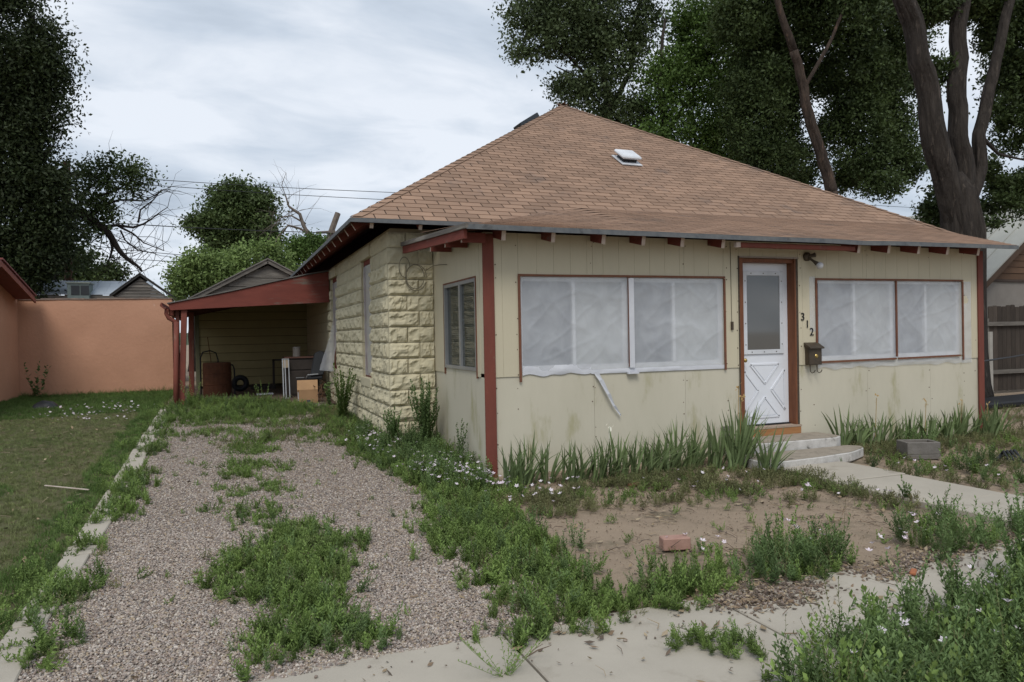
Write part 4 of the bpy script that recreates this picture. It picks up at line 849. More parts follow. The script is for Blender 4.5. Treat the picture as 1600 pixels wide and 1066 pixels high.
def limb(b, pts, Y, r0, r1, n=8, rough=.25, sub=3):
    "pts (u, v[, dY]) -> bent tapering limb"
    P_ = [U(p[0], p[1], Y+(p[2] if len(p) > 2 else 0)) for p in pts]; Q = []
    for i in range(len(P_)-1):
        for k_ in range(sub): q_ = P_[i].lerp(P_[i+1], k_/sub); Q.append(q_+Vector((noise.noise(q_*1.3), 0, noise.noise(q_*1.7+Vector((5, 0, 0)))))*r0*.6*(1 if Q else 0))
    Q.append(P_[-1]); b.tube(Q, [r0+(r1-r0)*i/(len(Q)-1) for i in range(len(Q))], n, rough=rough); return Q
def twigs(b, Q, n_, ln, r0, seed, droop=0):
    g_ = random.Random(seed)
    for _ in range(n_):
        p = Q[g_.randrange(len(Q)//3, len(Q))]; d = Vector((g_.uniform(-1, 1), g_.uniform(-.5, .5), g_.uniform(-.8, 1)-droop)).normalized(); pts = [p]
        for k_ in range(4): d = (d+Vector((g_.uniform(-.5, .5), g_.uniform(-.3, .3), g_.uniform(-.4, .4)))).normalized(); pts.append(pts[-1]+d*ln*g_.uniform(.15, .4))
        b.tube(pts, [r0*(1-k_*.2) for k_ in range(5)], 4)

def tree(name, label, base_uY, group=None, cat='tree'):
    u, Y = base_uY; p = U(u, 520, Y); return thing(name, label, cat, (p.x, Y, H(p.x, Y)), group)
def trunk_to_ground(b, u, v, Y, r0, r1, rough=.2, n=12, flare=1.3):
    p = U(u, v, Y); g0 = Vector((p.x-.05, Y, H(p.x, Y)-.05)); m_ = 10; pts = [g0.lerp(p, i/m_)+Vector((noise.noise(Vector((i*.6, Y, 0)))*.08 if i else 0, 0, 0)) for i in range(m_+1)]
    b.tube(pts, [(r0+(r1-r0)*i/m_)*(1+(flare-1)*max(0, 1-i/2)) for i in range(m_+1)], n, rough=rough)

# left: the big dark elm with its half-dead limb
t1 = tree('big_elm', 'huge dark elm towering over the orange house at the left edge', (-30, 17)); b = MB(); trunk_to_ground(b, -30, 300, 17, .45, .3); 
limb(b, [(-30, 300), (0, 200), (30, 100), (50, 20)], 17, .3, .08); limb(b, [(-30, 320), (30, 290), (80, 230)], 17, .2, .06); b.build('trunk', BARK, t1, smooth=True)
crown(t1, [(-10, 20, 57.0, 60), (30, 100, 64.6, 60), (70, 110, 38.0, 35), (60, 165, 47.5, 45), (0, 190, 76.0, 70), (-80, 120, 85.5, 110), (40, 215, 39.9, 40), (0, 270, 80.75, 60), (55, 290, 47.5, 45), (-80, 300, 85.5, 90), (10, 350, 80.75, 50), (50, 370, 39.9, 38), (-20, 410, 71.25, 45), (35, 425, 36.1, 32), (55, 455, 11.399999999999999, 16), (10, 455, 17.099999999999998, 20), (-80, 420, 57.0, 50)]+[(78, 300, 42, 45), (85, 350, 42, 34), (60, 400, 48, 36), (95, 400, 22, 26), (105, 320, 20, 24), (40, 25, 42, 46), (70, 60, 34, 30)], 17, .08, 42, LF_BLK, 1., 11)
t2 = tree('half_dead_elm', 'leafy elm limb tree with bare drooping branches beside the big elm', (80, 19)); b = MB(); trunk_to_ground(b, 78, 330, 19, .25, .2)
S7 = lambda L_: [(x/2.5, 180+y/2.5) for x, y in L_]
Q = limb(b, [(78, 330), (110, 325)]+S7([(350, 400), (400, 440), (430, 462), (470, 520), (515, 575), (555, 610)]), 19, .20, .03); twigs(b, Q, 26, 1.2, .012, 1, .4)
for pl2, r_ in ((S7([(430, 460), (440, 520), (415, 590)]), .07), (S7([(350, 400), (400, 350), (470, 330), (560, 335), (640, 290)]), .06), (S7([(400, 440), (460, 430), (520, 440), (560, 425), (600, 400), (655, 360)]), .06), (S7([(460, 432), (520, 465), (560, 500), (640, 530)]), .045), (S7([(540, 420), (550, 370), (600, 330), (630, 290)]), .035), (S7([(470, 450), (490, 490), (540, 530), (600, 540)]), .035), (S7([(300, 380), (330, 300), (420, 220)]), .08), (S7([(350, 330), (460, 290), (540, 240)]), .05)):
    Q = limb(b, pl2, 19, r_, .012, 6); twigs(b, Q, 14, 1.1, .010, int(r_*1000), .1)
b.build('trunk', BARKK, t2, smooth=True)
crown(t2, [(150, 265, 36, 26), (185, 262, 26, 20), (150, 300, 36, 30), (180, 295, 24, 22), (140, 340, 34, 30), (120, 380, 28, 26), (222, 278, 17, 20), (205, 300, 12, 12), (170, 330, 22, 18), (130, 410, 20, 18), (212, 265, 8, 10)], 19, .085, 11, LF_DARK, .8, 12)
t3 = tree('distant_pine', 'distant dark evergreens seen above the tin shed roof', (150, 40)); b = MB(); trunk_to_ground(b, 150, 420, 40, .3, .2); b.build('trunk', BARK, t3)
crown(t3, [(110, 405, 22, 20), (130, 415, 30, 22), (160, 425, 26, 16), (180, 430, 12, 12), (95, 425, 20, 18), (140, 440, 40, 12)], 40, .16, 18, LF_DARK, 1.2, 13)
t4 = tree('round_tree', 'round dark leafy tree standing in the middle distance behind the carport', (400, 38)); b = MB(); trunk_to_ground(b, 400, 380, 38, .3, .2); limb(b, [(400, 400), (380, 360), (350, 330)], 38, .2, .05); b.build('trunk', BARK, t4)
crown(t4, [(345, 325, 34, 30), (372, 305, 30, 22), (405, 320, 34, 24), (330, 350, 36, 24), (370, 350, 44, 30), (412, 350, 32, 28), (310, 350, 20, 12), (350, 380, 36, 18), (400, 380, 36, 20), (425, 375, 16, 20)], 38, .15, 30, LF_MID, 1.2, 14)
for i, (u, lbl, bls, mt) in enumerate(((300, 'light green bushy tree rising left of the garage gable', [(290, 430, 24, 28), (315, 415, 32, 26), (330, 440, 36, 30), (285, 455, 20, 18), (350, 415, 26, 22)], LF_LITE),
        (400, 'light green bushy tree directly behind the garage gable', [(375, 410, 34, 22), (410, 400, 38, 24), (395, 430, 40, 22), (440, 420, 24, 26)], LF_LITE),
        (480, 'light green bushy tree between the gable and the roof eave', [(470, 385, 26, 16), (492, 380, 20, 14), (480, 405, 32, 22), (455, 410, 22, 20), (500, 400, 14, 20)], LF_BRI))):
    t_ = tree('bushy_tree', lbl, (u, 24+i), 'light green bushy trees behind the garage'); b = MB(); trunk_to_ground(b, u, 440, 24+i, .15, .1); b.build('trunk', BARK, t_); crown(t_, bls, 24+i, .10, 26, mt, .8, 20+i)
t5 = tree('dead_tree', 'bare dead grey tree leaning left beside the roof eave', (505, 27)); b = MB(); trunk_to_ground(b, 505, 400, 27, .22, .16)
Q = limb(b, [(505, 400), (490, 372), (478, 358), (468, 335), (450, 322), (446, 305)], 27, .15, .03, 7); twigs(b, Q, 14, 1.6, .012, 5)
Q = limb(b, [(490, 372), (470, 357), (450, 353), (435, 370), (428, 385)], 27, .07, .02, 6); twigs(b, Q, 12, 1.2, .01, 6); Q = limb(b, [(478, 350), (455, 337), (440, 340), (425, 355)], 27, .05, .015, 6); twigs(b, Q, 14, 1.5, .01, 8); Q = limb(b, [(446, 305), (440, 290), (447, 270)], 27, .02, .008, 5); twigs(b, Q, 10, .9, .007, 9)
b.build('trunk', BARKD, t5, smooth=True)
up_ = thing('utility_pole', 'brown wooden utility pole half hidden by the elm leaves', 'utility pole', (-7.3, 20, .3)); MB().tube([(-7.22, 20, .2), (-7.2, 20, 4.8), (-7.19, 20, 7.4)], [.14, .12, .11], 10).build('pole', M('pole_wood', (.11, .065, .045), rough=.95, bump=.5), up_); MB().box(-8.1, -6.3, 19.85, 19.95, 6.9, 7.03).build('crossarm', WOODG, up_)
lp_ = thing('leaning_pole', 'leaning grey wooden pole with crossarm peeking over the eave', 'utility pole', (0, 30, .2)); a, c = U(504, 400, 30), U(528, 333, 30)
d_ = (c-a).normalized(); MB().tube([a-d_*(a.z/d_.z), a, c], [.16, .15, .14], 8).build('pole', BARKD, lp_); MB().beam(U(494, 364, 29.8), U(524, 362, 29.8), .1, .12).build('crossarm', BARKD, lp_)
wires = (((120, 272), (640, 302), 'highest power line crossing the sky at the left'), ((120, 280), (640, 314), 'second power line from the top'), ((110, 344), (515, 364), 'power line running to the leaning pole'), ((112, 380), (290, 399), 'short power line above the shed gable, upper one'), ((112, 396), (290, 410), 'short power line above the shed gable, lower one'), ((1300, 317), (1600, 333), 'thin power line far behind the roof at the right'))
for k_, (a, c, lbl) in enumerate(wires):
    Y = 28+k_*.5; A, C2 = U(*a, Y), U(*c, Y); b = MB(); b.tube([A.lerp(C2, i/12)+Vector((0, 0, -.25*math.sin(math.pi*i/12)*(.5 if k_ > 2 else 1)*.3)) for i in range(13)], (.014 if k_ != 2 else .02), 4)
    tag(b.build('power_line', DARK, o=A), lbl, 'power line', 'power lines')

# right: cottonwoods behind the roof
t7 = tree('cottonwood', 'tall dark cottonwood directly behind the roof peak', (955, 24)); b = MB(); trunk_to_ground(b, 950, 160, 24, .35, .2); limb(b, [(950, 160), (938, 80), (925, -20)], 24, .2, .1); limb(b, [(950, 180), (985, 110), (1000, 0)], 24, .15, .08); limb(b, [(945, 150), (890, 90), (850, 50)], 24, .1, .04); limb(b, [(948, 180), (905, 120), (870, 105)], 24, .07, .03); b.build('trunk', BARK, t7, smooth=True)
crown(t7, [(825, 25, 36, 30), (840, 62, 46, 30), (815, 80, 20, 16), (880, 35, 46, 40), (860, 5, 50, 30), (925, 20, 50, 45), (930, 70, 50, 40), (885, 78, 34, 18), (880, 128, 20, 22), (900, 150, 30, 30), (930, 140, 44, 40), (960, 90, 50, 50), (930, 190, 30, 18), (980, 180, 50, 40), (960, -40, 90, 50), (1000, 40, 40, 50)], 24, .125, 17, LF_GREY, 1.1, 31)
t8 = tree('cottonwood', 'bright green cottonwood in the gap right of the roof peak', (1040, 22)); b = MB(); trunk_to_ground(b, 1038, 200, 22, .3, .18); limb(b, [(1038, 200), (1030, 120), (1040, 30)], 22, .18, .06); limb(b, [(1040, 210), (1080, 150), (1110, 60)], 22, .12, .05); b.build('trunk', BARK, t8, smooth=True)
crown(t8, [(1035, 130, 40, 50), (1050, 200, 40, 35), (1020, 215, 30, 20), (1100, 60, 42, 50), (1120, 20, 40, 40), (1125, 110, 50, 45), (1110, 170, 50, 45), (1140, 220, 50, 36), (1090, 220, 40, 26), (1150, 255, 40, 20), (1180, 60, 40, 60), (1070, 100, 34, 50), (1075, 30, 30, 36)], 22, .12, 22, LF_BRI, 1.1, 32)
t9 = tree('cottonwood', 'dense dark cottonwood with reddish trunk rising behind the roof slope', (1300, 15)); b = MB(); trunk_to_ground(b, 1300, 300, 15, .27, .22, n=34)
limb(b, [(1300, 300), (1285, 250), (1270, 200), (1255, 140), (1240, 80)], 15, .22, .16, 34, .16, 6); limb(b, [(1240, 80), (1220, 20), (1200, -60)], 15, .16, .1); limb(b, [(1255, 140), (1300, 60), (1330, -20)], 15, .09, .05); b.build('trunk', BARKR, t9, smooth=True)
crown(t9, [(1180, 130, 50, 60, 2), (1180, 200, 50, 50, 2), (1210, 250, 50, 34, 2), (1160, 30, 50, 60, 2), (1240, 30, 60, 60, 1.5), (1320, 20, 80, 60), (1330, 110, 60, 60, 1), (1230, 120, 40, 60, 3), (1390, 60, 50, 80, 1), (1340, 190, 50, 50, 1), (1400, 160, 40, 50, 1), (1350, 250, 55, 35, 1), (1400, 230, 38, 40, 1), (1420, 260, 22, 30), (1380, 290, 40, 18), (1240, 280, 40, 18, 3), (1215, 165, 34, 50, 4), (1222, 225, 30, 40, 4), (1285, 130, 24, 50, 5), (1300, 210, 22, 40, 5), (1250, 255, 26, 30, 5), (1200, 100, 40, 60, 3), (1385, 110, 44, 60, 3), (1330, 280, 30, 22, 2), (1300, -60, 160, 60)], 16, .11, 27, LF_DARK, 1., 33)
tb = thing('giant_cottonwood', 'huge forked cottonwood with furrowed trunk right behind the porch corner', 'tree', (11.3, 3.2, 0)); b = MB()
Y9 = 3.3
g0 = Vector((11.35, 3.3, -.05)); tp = U(1503, 360, Y9); tp2 = U(1497, 300, Y9)
b.tube([g0, g0.lerp(tp, .12), g0.lerp(tp, .3), g0.lerp(tp, .6), g0.lerp(tp, .85), tp, tp2, U(1494, 270, Y9)], [.66, .54, .46, .41, .40, .39, .32, .1], 48, rough=.16)
limb(b, [(1498, 372), (1484, 310), (1468, 240), (1450, 160), (1432, 80), (1412, 0), (1395, -80)], Y9, .26, .16, 40, .18, 6); limb(b, [(1503, 372), (1504, 310), (1500, 240), (1492, 150), (1500, 60), (1508, -40)], Y9+.1, .23, .13, 40, .18, 6)
limb(b, [(1508, 362), (1517, 305), (1530, 265), (1530, 210), (1552, 120), (1572, 20), (1585, -40)], Y9, .15, .08, 30, .18, 5); limb(b, [(1530, 210), (1560, 240), (1600, 250)], Y9, .05, .02); b.build('trunk', BARK, tb, smooth=True)
crown(tb, [(1580, 30, 34, 40), (1595, 110, 26, 40), (1555, 60, 18, 26), (1590, 200, 24, 40), (1575, 285, 30, 18), (1545, 265, 14, 14), (1560, 320, 30, 16), (1600, 300, 26, 36), (1472, 300, 20, 10), (1462, 330, 22, 16), (1455, 355, 12, 9), (1480, 350, 14, 12), (1546, 345, 20, 12), (1440, 10, 50, 30), (1500, 0, 40, 24), (1540, 10, 40, 24), (1620, 100, 30, 100), (1450, 120, 12, 40), (1570, 170, 14, 20)], Y9+.6, .062, 30, LF_DARK, .42, 34, dy=1.4)

# ------------------------------------------------------------------ scatter machinery (stuff)
def proto(mb, name, mat):
    return bpy.data.objects.new(name, mb.mesh(name, mat))
def scatter(name, P_, protos, smin, smax, seed=0, tilt=.25, mat=None):
    "one object that instances the protos on given points through geometry nodes"
    g_ = np.random.default_rng(seed); n = len(P_)
    me = bpy.data.meshes.new(name); me.vertices.add(n); me.vertices.foreach_set('co', np.asarray(P_, np.float32).ravel())
    rot_ = np.stack([g_.normal(0, tilt, n), g_.normal(0, tilt, n), g_.uniform(0, 6.283, n)], 1).astype(np.float32)
    a = me.attributes.new('rotv', 'FLOAT_VECTOR', 'POINT'); a.data.foreach_set('vector', rot_.ravel())
    a = me.attributes.new('scl', 'FLOAT', 'POINT'); a.data.foreach_set('value', g_.uniform(smin, smax, n).astype(np.float32))
    ob = bpy.data.objects.new(name, me); col.objects.link(ob); ob['kind'] = 'stuff'
    c_ = bpy.data.collections.new(name+'_pieces')
    for q_ in protos: c_.objects.link(q_)
    ng = bpy.data.node_groups.new(name, 'GeometryNodeTree'); ng.interface.new_socket('Geometry', in_out='INPUT', socket_type='NodeSocketGeometry'); ng.interface.new_socket('Geometry', in_out='OUTPUT', socket_type='NodeSocketGeometry')
    A = ng.nodes.new; gi, go = A('NodeGroupInput'), A('NodeGroupOutput'); ip = A('GeometryNodeInstanceOnPoints'); ci = A('GeometryNodeCollectionInfo'); ci.inputs[0].default_value = c_; ci.inputs['Separate Children'].default_value = True; ci.inputs['Reset Children'].default_value = True
    r1 = A('GeometryNodeInputNamedAttribute'); r1.data_type = 'FLOAT_VECTOR'; r1.inputs[0].default_value = 'rotv'; s1 = A('GeometryNodeInputNamedAttribute'); s1.data_type = 'FLOAT'; s1.inputs[0].default_value = 'scl'
    ro = A('FunctionNodeEulerToRotation'); ri = A('FunctionNodeRandomValue'); ri.data_type = 'INT'; ri.inputs[4].default_value = 0; ri.inputs[5].default_value = len(protos)-1
    K = ng.links.new; K(gi.outputs[0], ip.inputs['Points']); K(ci.outputs[0], ip.inputs['Instance']); ip.inputs['Pick Instance'].default_value = True; K(ri.outputs[2], ip.inputs['Instance Index'])
    K(r1.outputs[0], ro.inputs[0]); K(ro.outputs[0], ip.inputs['Rotation']); K(s1.outputs[0], ip.inputs['Scale']); K(ip.outputs[0], go.inputs[0])
    md = ob.modifiers.new('scatter', 'NODES'); md.node_group = ng; return ob
def inpoly(x, y, poly):
    r_ = np.zeros(len(x), bool); n = len(poly); j = n-1
    for i in range(n):
        xi, yi = poly[i]; xj, yj = poly[j]
        c_ = ((yi > y) != (yj > y)) & (x < (xj-xi)*(y-yi)/((yj-yi) or 1e-9)+xi); r_ ^= c_; j = i
    return r_
def vn(x, y, f, s=0.): return np.array([noise.noise(Vector((a*f, b_*f, s))) for a, b_ in zip(x, y)])
def fill(poly, dens, seed, fuzz=.1, dz=0., thin=None):
    g_ = np.random.default_rng(seed); p = np.array(poly); x0, y0 = p.min(0)-fuzz*2; x1, y1 = p.max(0)+fuzz*2
    n = int((x1-x0)*(y1-y0)*dens); x, y = g_.uniform(x0, x1, n), g_.uniform(y0, y1, n); ok = inpoly(x+g_.normal(0, fuzz, n)+.08*vn(x, y, 3, 1), y+g_.normal(0, fuzz, n)+.1*vn(x, y, 3, 2), poly)
    x, y = x[ok], y[ok]
    if thin is not None and len(x): k_ = vn(x, y, 1.9, seed*1.) > thin; x, y = x[k_], y[k_]
    return np.stack([x, y, Hn(x, y)+dz], 1)

PO = {"c1": [[-2.65, -2.25], [-2.51, -1.79], [-2.19, -1.59], [-2.01, -1.07], [-1.86, -1.92], [-1.87, -2.68], [-1.99, -3.09], [-1.95, -3.5], [-1.77, -3.62], [-1.86, -3.75], [-2.22, -3.71], [-2.46, -3.75], [-2.5, -3.34], [-2.33, -3.09], [-2.56, -2.61]],
"c2": [[-2.67, -0.35], [-2.54, 0.32], [-2.66, 1.27], [-2.52, 2.78], [-2.43, 3.77], [-1.87, 3.0], [-1.95, 0.97], [-2.16, -0.33], [-2.14, -1.22], [-1.98, -1.3], [-1.86, -1.92], [-2.2, -1.68], [-2.4, -0.88]],
"c3": [[-1.82, -1.77], [-1.61, -1.77], [-1.65, -2.19], [-1.82, -2.27]],
"cp": [[-3.44, 7.04], [-3.4, 8.2], [-1.99, 7.6], [-1.15, 6.2], [-0.91, 5.6], [-1.82, 5.13], [-2.78, 5.18], [-3.37, 5.09]],
"r5": [[-1.01, -1.07], [-0.64, -0.71], [-0.4, -1.1], [-0.34, -1.86], [-0.43, -2.76], [-0.56, -3.14], [-0.54, -3.52], [0.28, -3.39], [0.49, -3.62], [-0.18, -3.9], [-0.62, -3.81], [-0.95, -3.94], [-1.24, -4.14], [-1.25, -3.53], [-1.09, -3.28], [-1.19, -2.56]],
"r6": [[0.85, -3.19], [1.34, -3.33], [1.33, -3.73], [0.75, -3.93], [0.33, -3.86]],
"h7": [[-1.12, 6.05], [-0.62, 5.83], [-0.62, 2.0], [-.02, 2.0], [-0.02, 0.3], [-0.04, -1.27], [-0.64, -0.71], [-0.89, 0.37], [-1.24, 1.6], [-1.16, 3.24]],
"l8": [[-3.46, 5.46], [-3.57, 1.64], [-3.59, 0.03], [-3.57, -1.76], [-3.57, -2.49], [-3.41, -2.85], [-3.37, -2.36], [-3.47, -1.17], [-3.36, -0.67], [-3.32, 0.92], [-3.3, 2.25]],
"l9": [[-3.51, -3.18], [-3.47, -2.82], [-3.29, -3.08], [-3.37, -3.46], [-3.48, -3.41]],
"y9": [[-0.38, -0.69], [1.34, -0.7], [2.5, -0.69], [2.6, -1.1], [2.9, -1.2], [2.9, -2.76], [2.51, -2.77], [2.49, -2.23], [0.89, -1.59], [-0.23, -1.73]],
"y10": [[4.5, -0.3], [4.96, -0.3], [6.67, -0.25], [8.6, -0.2], [9.5, -1.5], [4.21, -2.78], [3.95, -2.03], [3.95, -1.3], [4.6, -0.73]],
"y11": [[1.86, -3.4], [2.52, -3.12], [2.7, -3.61], [3.41, -3.32], [2.78, -3.74], [1.96, -3.87], [1.47, -3.79]],
"b12": [[-.35, -4.86], [.0, -4.78], [0.4, -4.72], [0.9, -4.66], [1.3, -4.6], [2.2, -4.2], [2.4, -5.3], [-.3, -5.3]],
"b13": [[-0.58, -4.11], [-0.42, -4.13], [-0.40, -4.42], [-0.45, -4.54], [-0.6, -4.44]]}

def weed_proto(k, h=.16, stems=7, leaves=20, ll=.05, lw=.005, spread=.6, mat=WEED, feathery=True):
    r_ = random.Random(k); b = MB()
    for s in range(stems):
        a = r_.uniform(0, 6.28); tilt = r_.uniform(.05, spread); hh = h*r_.uniform(.55, 1.1); p = Vector((r_.uniform(-.02, .02), r_.uniform(-.02, .02), 0)); d = Vector((math.cos(a)*tilt, math.sin(a)*tilt, 1)).normalized(); pts = [p]
        for i in range(4): d = (d+Vector((r_.uniform(-.12, .12), r_.uniform(-.12, .12), .05))).normalized(); pts.append(pts[-1]+d*hh/4)
        for i in range(4):
            q = pts[i+1]-pts[i]; sd_ = q.cross(Vector((r_.random(), r_.random(), .1))).normalized()*.0012; b.add([pts[i]-sd_, pts[i]+sd_, pts[i+1]+sd_, pts[i+1]-sd_], [(0, 1, 2, 3)])
        for i in range(leaves):
            t = (i+.7)/leaves; f_ = t*3.999; j = int(f_); c_ = pts[j].lerp(pts[j+1], f_-j); ang = i*2.4+r_.uniform(-.3, .3); el = r_.uniform(.2, .9)+t*.5
            dd = Vector((math.cos(ang)*math.cos(el), math.sin(ang)*math.cos(el), math.sin(el))); L2 = ll*r_.uniform(.6, 1.2)*(1-.45*t); sd_ = dd.cross(Vector((0, 0, 1))).normalized()*lw
            e_ = c_+dd*L2; m_ = c_+dd*L2*.45-Vector((0, 0, 0)); e_.z -= L2*.15
            b.add([c_, m_+sd_, e_, m_-sd_], [(0, 1, 2, 3)])
    return proto(b, 'sprig', mat)
def flower_proto(k, h=.10, mat=PETAL):
    r_ = random.Random(k); b = MB(); z = h*r_.uniform(.7, 1.3); n = 5; tx, ty_ = r_.uniform(-.4, .4), r_.uniform(-.6, .2); R_ = .021
    c_ = Vector((0, 0, z)); nrm = Vector((tx, ty_, 1)).normalized(); ux = nrm.cross(Vector((0, 1, .1))).normalized(); uy = nrm.cross(ux)
    for i in range(n):
        a = i*6.283/n; p = lambda rr_, aa, up: c_+(ux*math.cos(aa)+uy*math.sin(aa))*rr_+nrm*up
        b.add([c_, p(R_*.7, a-.5, .008), p(R_, a, .012), p(R_*.7, a+.5, .008)], [(0, 1, 2, 3)])
    return proto(b, 'bloom', mat)
def grass_proto(k, h=.04, n=14, mat=GRAS, rad=.03, w_=.0018):
    r_ = random.Random(k); b = MB()
    for _ in range(n):
        a, q_ = r_.uniform(0, 6.28), rad*math.sqrt(r_.random()); p = Vector((math.cos(a)*q_, math.sin(a)*q_, 0)); d = Vector((r_.uniform(-.6, .6), r_.uniform(-.6, .6), 1)).normalized(); hh = h*r_.uniform(.5, 1.2); s_2 = Vector((math.cos(a+1), math.sin(a+1), 0))*w_
        m_ = p+d*hh*.55; e_ = m_+(d+Vector((r_.uniform(-.5, .5), r_.uniform(-.5, .5), -.1)))*hh*.5
        b.add([p-s_2, p+s_2, m_+s_2*.7, e_, m_-s_2*.7], [(0, 1, 2, 3, 4)])
    return proto(b, 'tuft', mat)
def stone_proto(k, mat=STONE):
    r_ = random.Random(k); bm = __import__('bmesh').new(); __import__('bmesh').ops.create_icosphere(bm, subdivisions=1, radius=.0105)
    s_ = Vector((r_.uniform(.8, 1.3), r_.uniform(.7, 1.1), r_.uniform(.45, .75)))
    for v in bm.verts: v.co = Vector((v.co.x*s_.x, v.co.y*s_.y, v.co.z*s_.z))*r_.uniform(.82, 1.18)
    me = bpy.data.meshes.new('pebble'); bm.to_mesh(me); bm.free(); me.materials.append(mat); return bpy.data.objects.new('pebble', me)

LIT = stone_mat('dry_litter', [(.20, .14, .09), (.27, .20, .12), (.14, .10, .07), (.34, .27, .18), (.10, .075, .055)])
def flake_proto(k):
    r_ = random.Random(k); b = MB(); L2, W2 = r_.uniform(.012, .03), r_.uniform(.004, .012)
    b.add([(-L2, 0, .003), (0, -W2, .0), (L2, 0, .006), (0, W2, .004)], [(0, 1, 2, 3)]); return proto(b, 'flake', LIT)
# gravel
def gravel_pts():
    out_ = []
    for (y0, y1, d) in ((-4.0, -2.6, 13000), (-2.6, -1, 11000), (-1, 1.5, 6000), (1.5, 7, 2600)):
        n = int(2.77*(y1-y0)*d); x, y = rng.uniform(-3.52, -.75, n), rng.uniform(y0, y1, n)
        ed = .07*vn(x, y, 2.4, 8); edge_y = -3.88-.0*x
        k_ = (x+ed > -3.47) & (x+ed < -.84) & (y+ed*.6 > edge_y)
        out_.append(np.stack([x, y, Hn(x, y)+.019+rng.uniform(0, .006, n)], 1)[k_])
    return np.concatenate(out_)
scatter('driveway_gravel', gravel_pts(), [stone_proto(k_) for k_ in range(6)], .3, .85, 3, .5)
# spilled gravel and mulch on the pavement edge, stray pebbles
MUL = stone_mat('mulch_chip', [(.12, .09, .07), (.17, .13, .10), (.09, .07, .055), (.30, .25, .21), (.14, .10, .08), (.22, .17, .14)])
mu = [fill([[-0.2, -3.93], [0.23, -3.80], [0.75, -3.9], [0.45, -4.14], [-0.0, -4.12]], 6500, 5, .05, .03), fill([[1.0, -3.84], [2.09, -3.75], [2.8, -3.72], [1.7, -3.99], [1.12, -4.05]], 5200, 6, .05, .03), fill([[-1.3, -4.2], [2.6, -4.2], [2.6, -3.8], [-1.3, -3.8]], 130, 7, .05, .028), fill([[-3.4, -4.1], [-1.1, -4.2], [-1.1, -3.84], [-3.4, -3.84]], 90, 8, .05, .028)]
scatter('bark_mulch', np.concatenate(mu), [stone_proto(k_+20, MUL) for k_ in range(4)]+[flake_proto(k_) for k_ in range(4)], .35, 1.1, 4, .4)
yd = fill([[-.4, -3.9], [2.9, -3.9], [2.9, -.6], [.2, -.6]], 260, 9, .02, .0)
scatter('dirt_clods', yd, [stone_proto(k_+40, stone_mat('clod', [(.27, .20, .14), (.22, .16, .11), (.33, .26, .19), (.16, .13, .09)])) for k_ in range(4)], .25, .8, 5, .4)

# lawn
n = 46000; x = rng.uniform(-11, -3.6, n); y = -4+15.7*rng.random(n)**1.35; k_ = (x > -3.2-(y+7.3)*.42-2.2) & (x < -3.66+.05*vn(x, y, 3))
x, y = x[k_], y[k_]; far = (y+1.2*vn(x, y, .5, 4) > 6.2) | (vn(x, y, .55, 9) > .28) | (x > -3.95+.15*vn(x, y, 1.5, 3))
Pn = np.stack([x, y, Hn(x, y)+.01], 1)
scatter('lawn_grass', Pn[~far], [grass_proto(k_, .034, 16) for k_ in range(5)], .7, 1.3, 6, .15)
scatter('green_lawn_grass', Pn[far], [grass_proto(k_+9, .05, 15, GRASG) for k_ in range(5)], .7, 1.5, 7, .15)
# weeds
WP = [weed_proto(k_) for k_ in range(5)]; WPs = [weed_proto(k_+50, .07, 6, 12, .022, .004, 1.1) for k_ in range(4)]
WPb = [weed_proto(k_+70, .26, 7, 26, .055, .0055, .5, WEEDB) for k_ in range(4)]; WPy = [weed_proto(k_+90, .08, 6, 10, .03, .003, 1.0, WEEDY) for k_ in range(4)]
pts = np.concatenate([fill(PO['c1'], 640, 20, .08), fill(PO['c3'], 330, 21, .03), fill(PO['cp'], 330, 22, .15), fill(PO['r5'], 480, 23, .1), fill([[-.85, 1.2], [-.6, .8], [-.2, -.6], [-.7, -1.1], [-.9, -.3]], 180, 29, .06), fill(PO['l9'], 480, 24, .04), fill(PO['l8'], 450, 25, .07, thin=-.28), fill(PO['c2'], 110, 26, .1, thin=.08), fill(PO['h7'], 170, 27, .07, thin=-.1), fill([[-1.1, 5], [-.8, 5], [-.6, 2], [-1.1, 2.2]], 110, 28, .08)])
scatter('feathery_weeds', pts, WP+WPs+[weed_proto(61, .20, 5, 24, .045, .0045, .45, WEEDB), weed_proto(62, .10, 9, 12, .03, .004, 1.4, WEEDY)], .4, 1.1, 8, .25)
pts = np.concatenate([fill(PO['c2'], 300, 30, .12, thin=-.02), fill(PO['h7'], 260, 37, .1), fill([[-3.5, 3.6], [-3.5, 5.4], [-.7, 5.6], [-1.1, 2.6], [-1.9, 2.8], [-2.8, 3.8]], 230, 31, .2, thin=-.12), fill(PO['y9'], 110, 32, .1, thin=.0), fill([[-3.4, -3.6], [-1.2, -3.6], [-1.1, 5], [-3.4, 5]], 3, 33, .1), fill([[-3.85, -3.9], [-3.62, -3.9], [-3.62, 7], [-3.85, 7]], 180, 36, .05, thin=-.15), fill(PO['y10'], 60, 34, .15, thin=.0), fill([[0, -3.5], [2.9, -3.4], [2.9, -1.6], [0, -1.8]], 9, 35, .1)])
scatter('low_weeds', pts, WPs, .6, 1.5, 9, .3)
pts = np.concatenate([fill(PO['r6'], 230, 40, .06), fill([[-.95, .9], [-.1, .4], [-.1, -.6], [-.7, -.7]], 170, 45, .08), fill([[-.9, 3.4], [-.62, 3.4], [-.62, 1.9], [-.1, 1.9], [-.1, .9], [-.7, .9]], 260, 46, .08), fill(PO['y11'], 130, 41, .08), fill([[-.65, -.1], [-.05, .1], [-.05, 1.9], [-.6, 1.95], [-.95, 2.6], [-1.0, 1.2]], 110, 42, .06), fill(PO['y10'], 22, 44, .2, thin=.1)])
